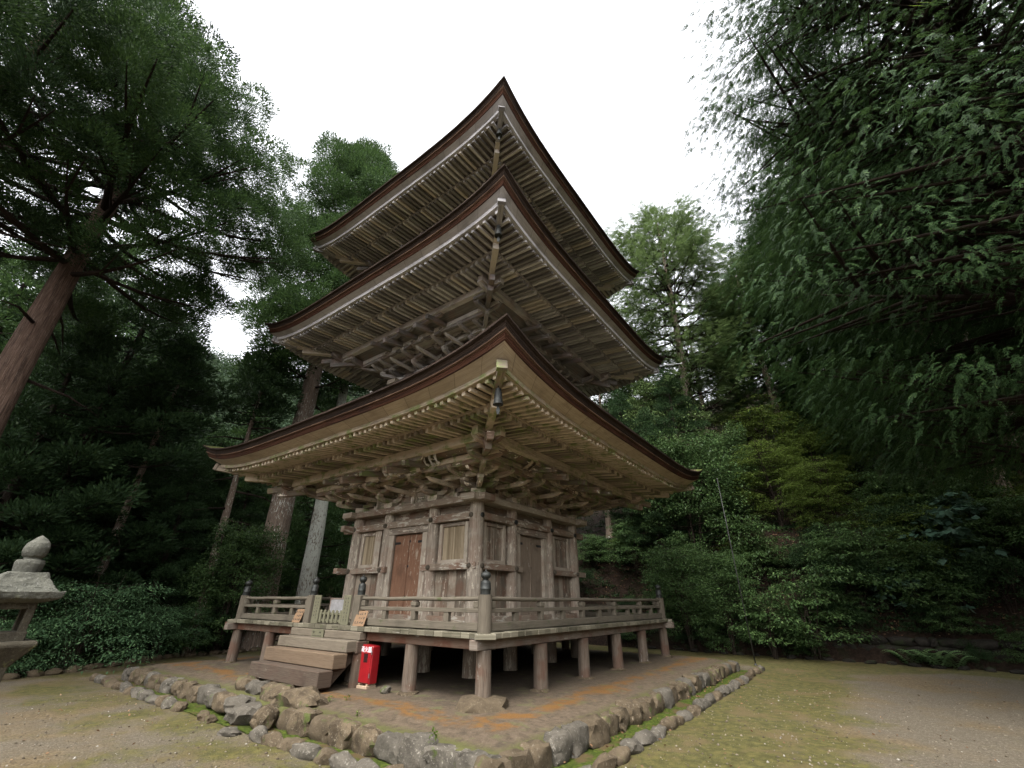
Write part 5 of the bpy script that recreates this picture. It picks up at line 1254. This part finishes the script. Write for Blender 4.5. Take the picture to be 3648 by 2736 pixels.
# far wooded hill and the ground litter: nobody could count these
lv = Leaves(77); cnt = 0; rr_ = np.random.RandomState(3)
while cnt < 1500:
    lat = rr_.uniform(-1.0, -.35); d = rr_.uniform(44, 105); x, y = at(lat, d)
    zz = tz(x, y); r = rr_.uniform(1.8, 4.2); lv.blob((x, y, zz+r*.6), (r, r, r*1.0), int(60*r), .42, .28); cnt += 1
o = bpy.data.objects.new('forest_canopy', lv.mesh('forest_canopy', 'leaf_hill')); COL.objects.link(o); o['kind'] = 'stuff'; tag(o, 'distant wooded hill seen in the gap left of the roofs', 'forest')
lv = Leaves(78)
N = 6500; X = rr_.uniform(-16, 24, N); Y = 10.6+rr_.rand(N)**1.5*22; Z = terrain(X, Y)
def cover(lv, X, Y, Z, k, L, W, up):
    n = len(X)*k; P = np.repeat(np.stack([X, Y, Z], 1), k, 0)+lv.r.normal(size=(n, 3))*np.array([.12, .12, .02]); D = nrm(lv.r.normal(size=(n, 3))*np.array([1, 1, .3])+np.array([0, 0, up])); lv.add(kites(P, D, lv.side(D, .6), L*lv.r.uniform(.5, 1.3, n), W*lv.r.uniform(.6, 1.3, n)))
cover(lv, X, Y, Z+.05, 12, .17, .06, .5)
o = bpy.data.objects.new('ground_cover', lv.mesh('ground_cover', 'leaf_dark')); COL.objects.link(o); o['kind'] = 'stuff'; tag(o, 'low green plants covering the shaded bank above the rubble wall', 'ground cover')
lv = Leaves(79); N = 3500; X = rr_.uniform(-22, -9, N); Y = rr_.uniform(-14, 18, N); k_ = X < np.interp(Y, [p[0] for p in XE], [p[1] for p in XE])-.3; X, Y = X[k_], Y[k_]
cover(lv, X, Y, terrain(X, Y)+.08, 12, .2, .07, .5); o = bpy.data.objects.new('ground_cover', lv.mesh('ground_cover', 'leaf_dark')); COL.objects.link(o); o['kind'] = 'stuff'; tag(o, 'low dark plants on the ground of the left wood beyond the rim', 'ground cover')
lv = Leaves(80); N = 2600; X = rr_.uniform(-3, 18, N); Y = 10.5+rr_.rand(N)*5; cover(lv, X, Y, terrain(X, Y)+.06, 3, .09, .05, .1)
X = rr_.uniform(-4, 13, 1700); Y = rr_.uniform(-9.5, 9.5, 1700); m_ = (np.maximum(X-6.6, -6.6-Y) > 0); X, Y = X[m_], Y[m_]; cover(lv, X, Y, courtz(X, Y)+.012, 1, .045, .028, 0)
X = rr_.uniform(6.05, 6.4, 160); Y = rr_.uniform(-6.3, 4, 160); cover(lv, X, Y, np.full(160, -.235), 1, .05, .03, 0)
o = bpy.data.objects.new('fallen_leaves', lv.mesh('fallen_leaves', 'leaf_dead')); COL.objects.link(o); o['kind'] = 'stuff'; tag(o, 'scattered small brown fallen leaves on the court and the bank', 'leaves')
# loose pebbles on the court
rp = np.random.RandomState(9); N = 20000; d_ = rp.rand(N)**1.3*13+.9; a_ = rp.uniform(-1.3, 1.3, N); C0 = np.array([CAM.x, CAM.y]); PX = C0[0]+d_*(FH.x*np.cos(a_)+RH.x*np.sin(a_)); PY = C0[1]+d_*(FH.y*np.cos(a_)+RH.y*np.sin(a_))
m_ = (np.maximum(PX-6.55, -6.55-PY) > 0) & (PY < 9.4) & (PX > -9) & (PX < 19); PX, PY = PX[m_], PY[m_]; n = len(PX); s_ = .005+.017*rp.rand(n)**2.5
oc = np.array([[1, 0, 0], [0, 1, 0], [-1, 0, 0], [0, -1, 0], [0, 0, .8], [0, 0, -.6]]); tri = np.array([[0, 1, 4], [1, 2, 4], [2, 3, 4], [3, 0, 4], [1, 0, 5], [2, 1, 5], [3, 2, 5], [0, 3, 5]])
jj = oc[None]*s_[:, None, None]*rp.uniform(.6, 1.4, (n, 6, 3)); th = rp.rand(n)*6.28; cx_, sx2 = np.cos(th)[:, None], np.sin(th)[:, None]
vx = jj[..., 0]*cx_-jj[..., 1]*sx2+PX[:, None]; vy = jj[..., 0]*sx2+jj[..., 1]*cx_+PY[:, None]; vz = jj[..., 2]+(courtz(PX, PY)+.004)[:, None]
o = np_mesh('gravel', np.stack([vx, vy, vz], -1).reshape(-1, 3), (tri[None]+6*np.arange(n)[:, None, None]).reshape(-1, 3), 'pebble'); o['kind'] = 'stuff'; tag(o, 'loose pale pebbles scattered over the gravel court', 'gravel')
# small weeds by the kerb
def weed(x, y, z, lab, s=.09, n=26):
    lv = Leaves(int(x*100) % 1000); t = thing('weed', lab, 'plant', (x, y, z), 0, 'small weeds by the kerb'); lv.blob((0, 0, s*.4), (s*.5, s*.5, s*.35), n, s*.45, s*.2); part_obj('leaves', lv.mesh('leaves', 'leaf_lime'), t)
weed(2.0, -5.45, 0, 'tiny weed beside the long streaked stone'); weed(2.15, -5.2, 0, 'tiny weed behind the streaked stone, nearer the steps', .08); weed(5.0, -6.05, .05, 'bright little weed in the upper kerb near the corner', .1, 34); weed(3.4, -5.9, .04, 'tiny weed on the platform edge midway along the kerb', .08)
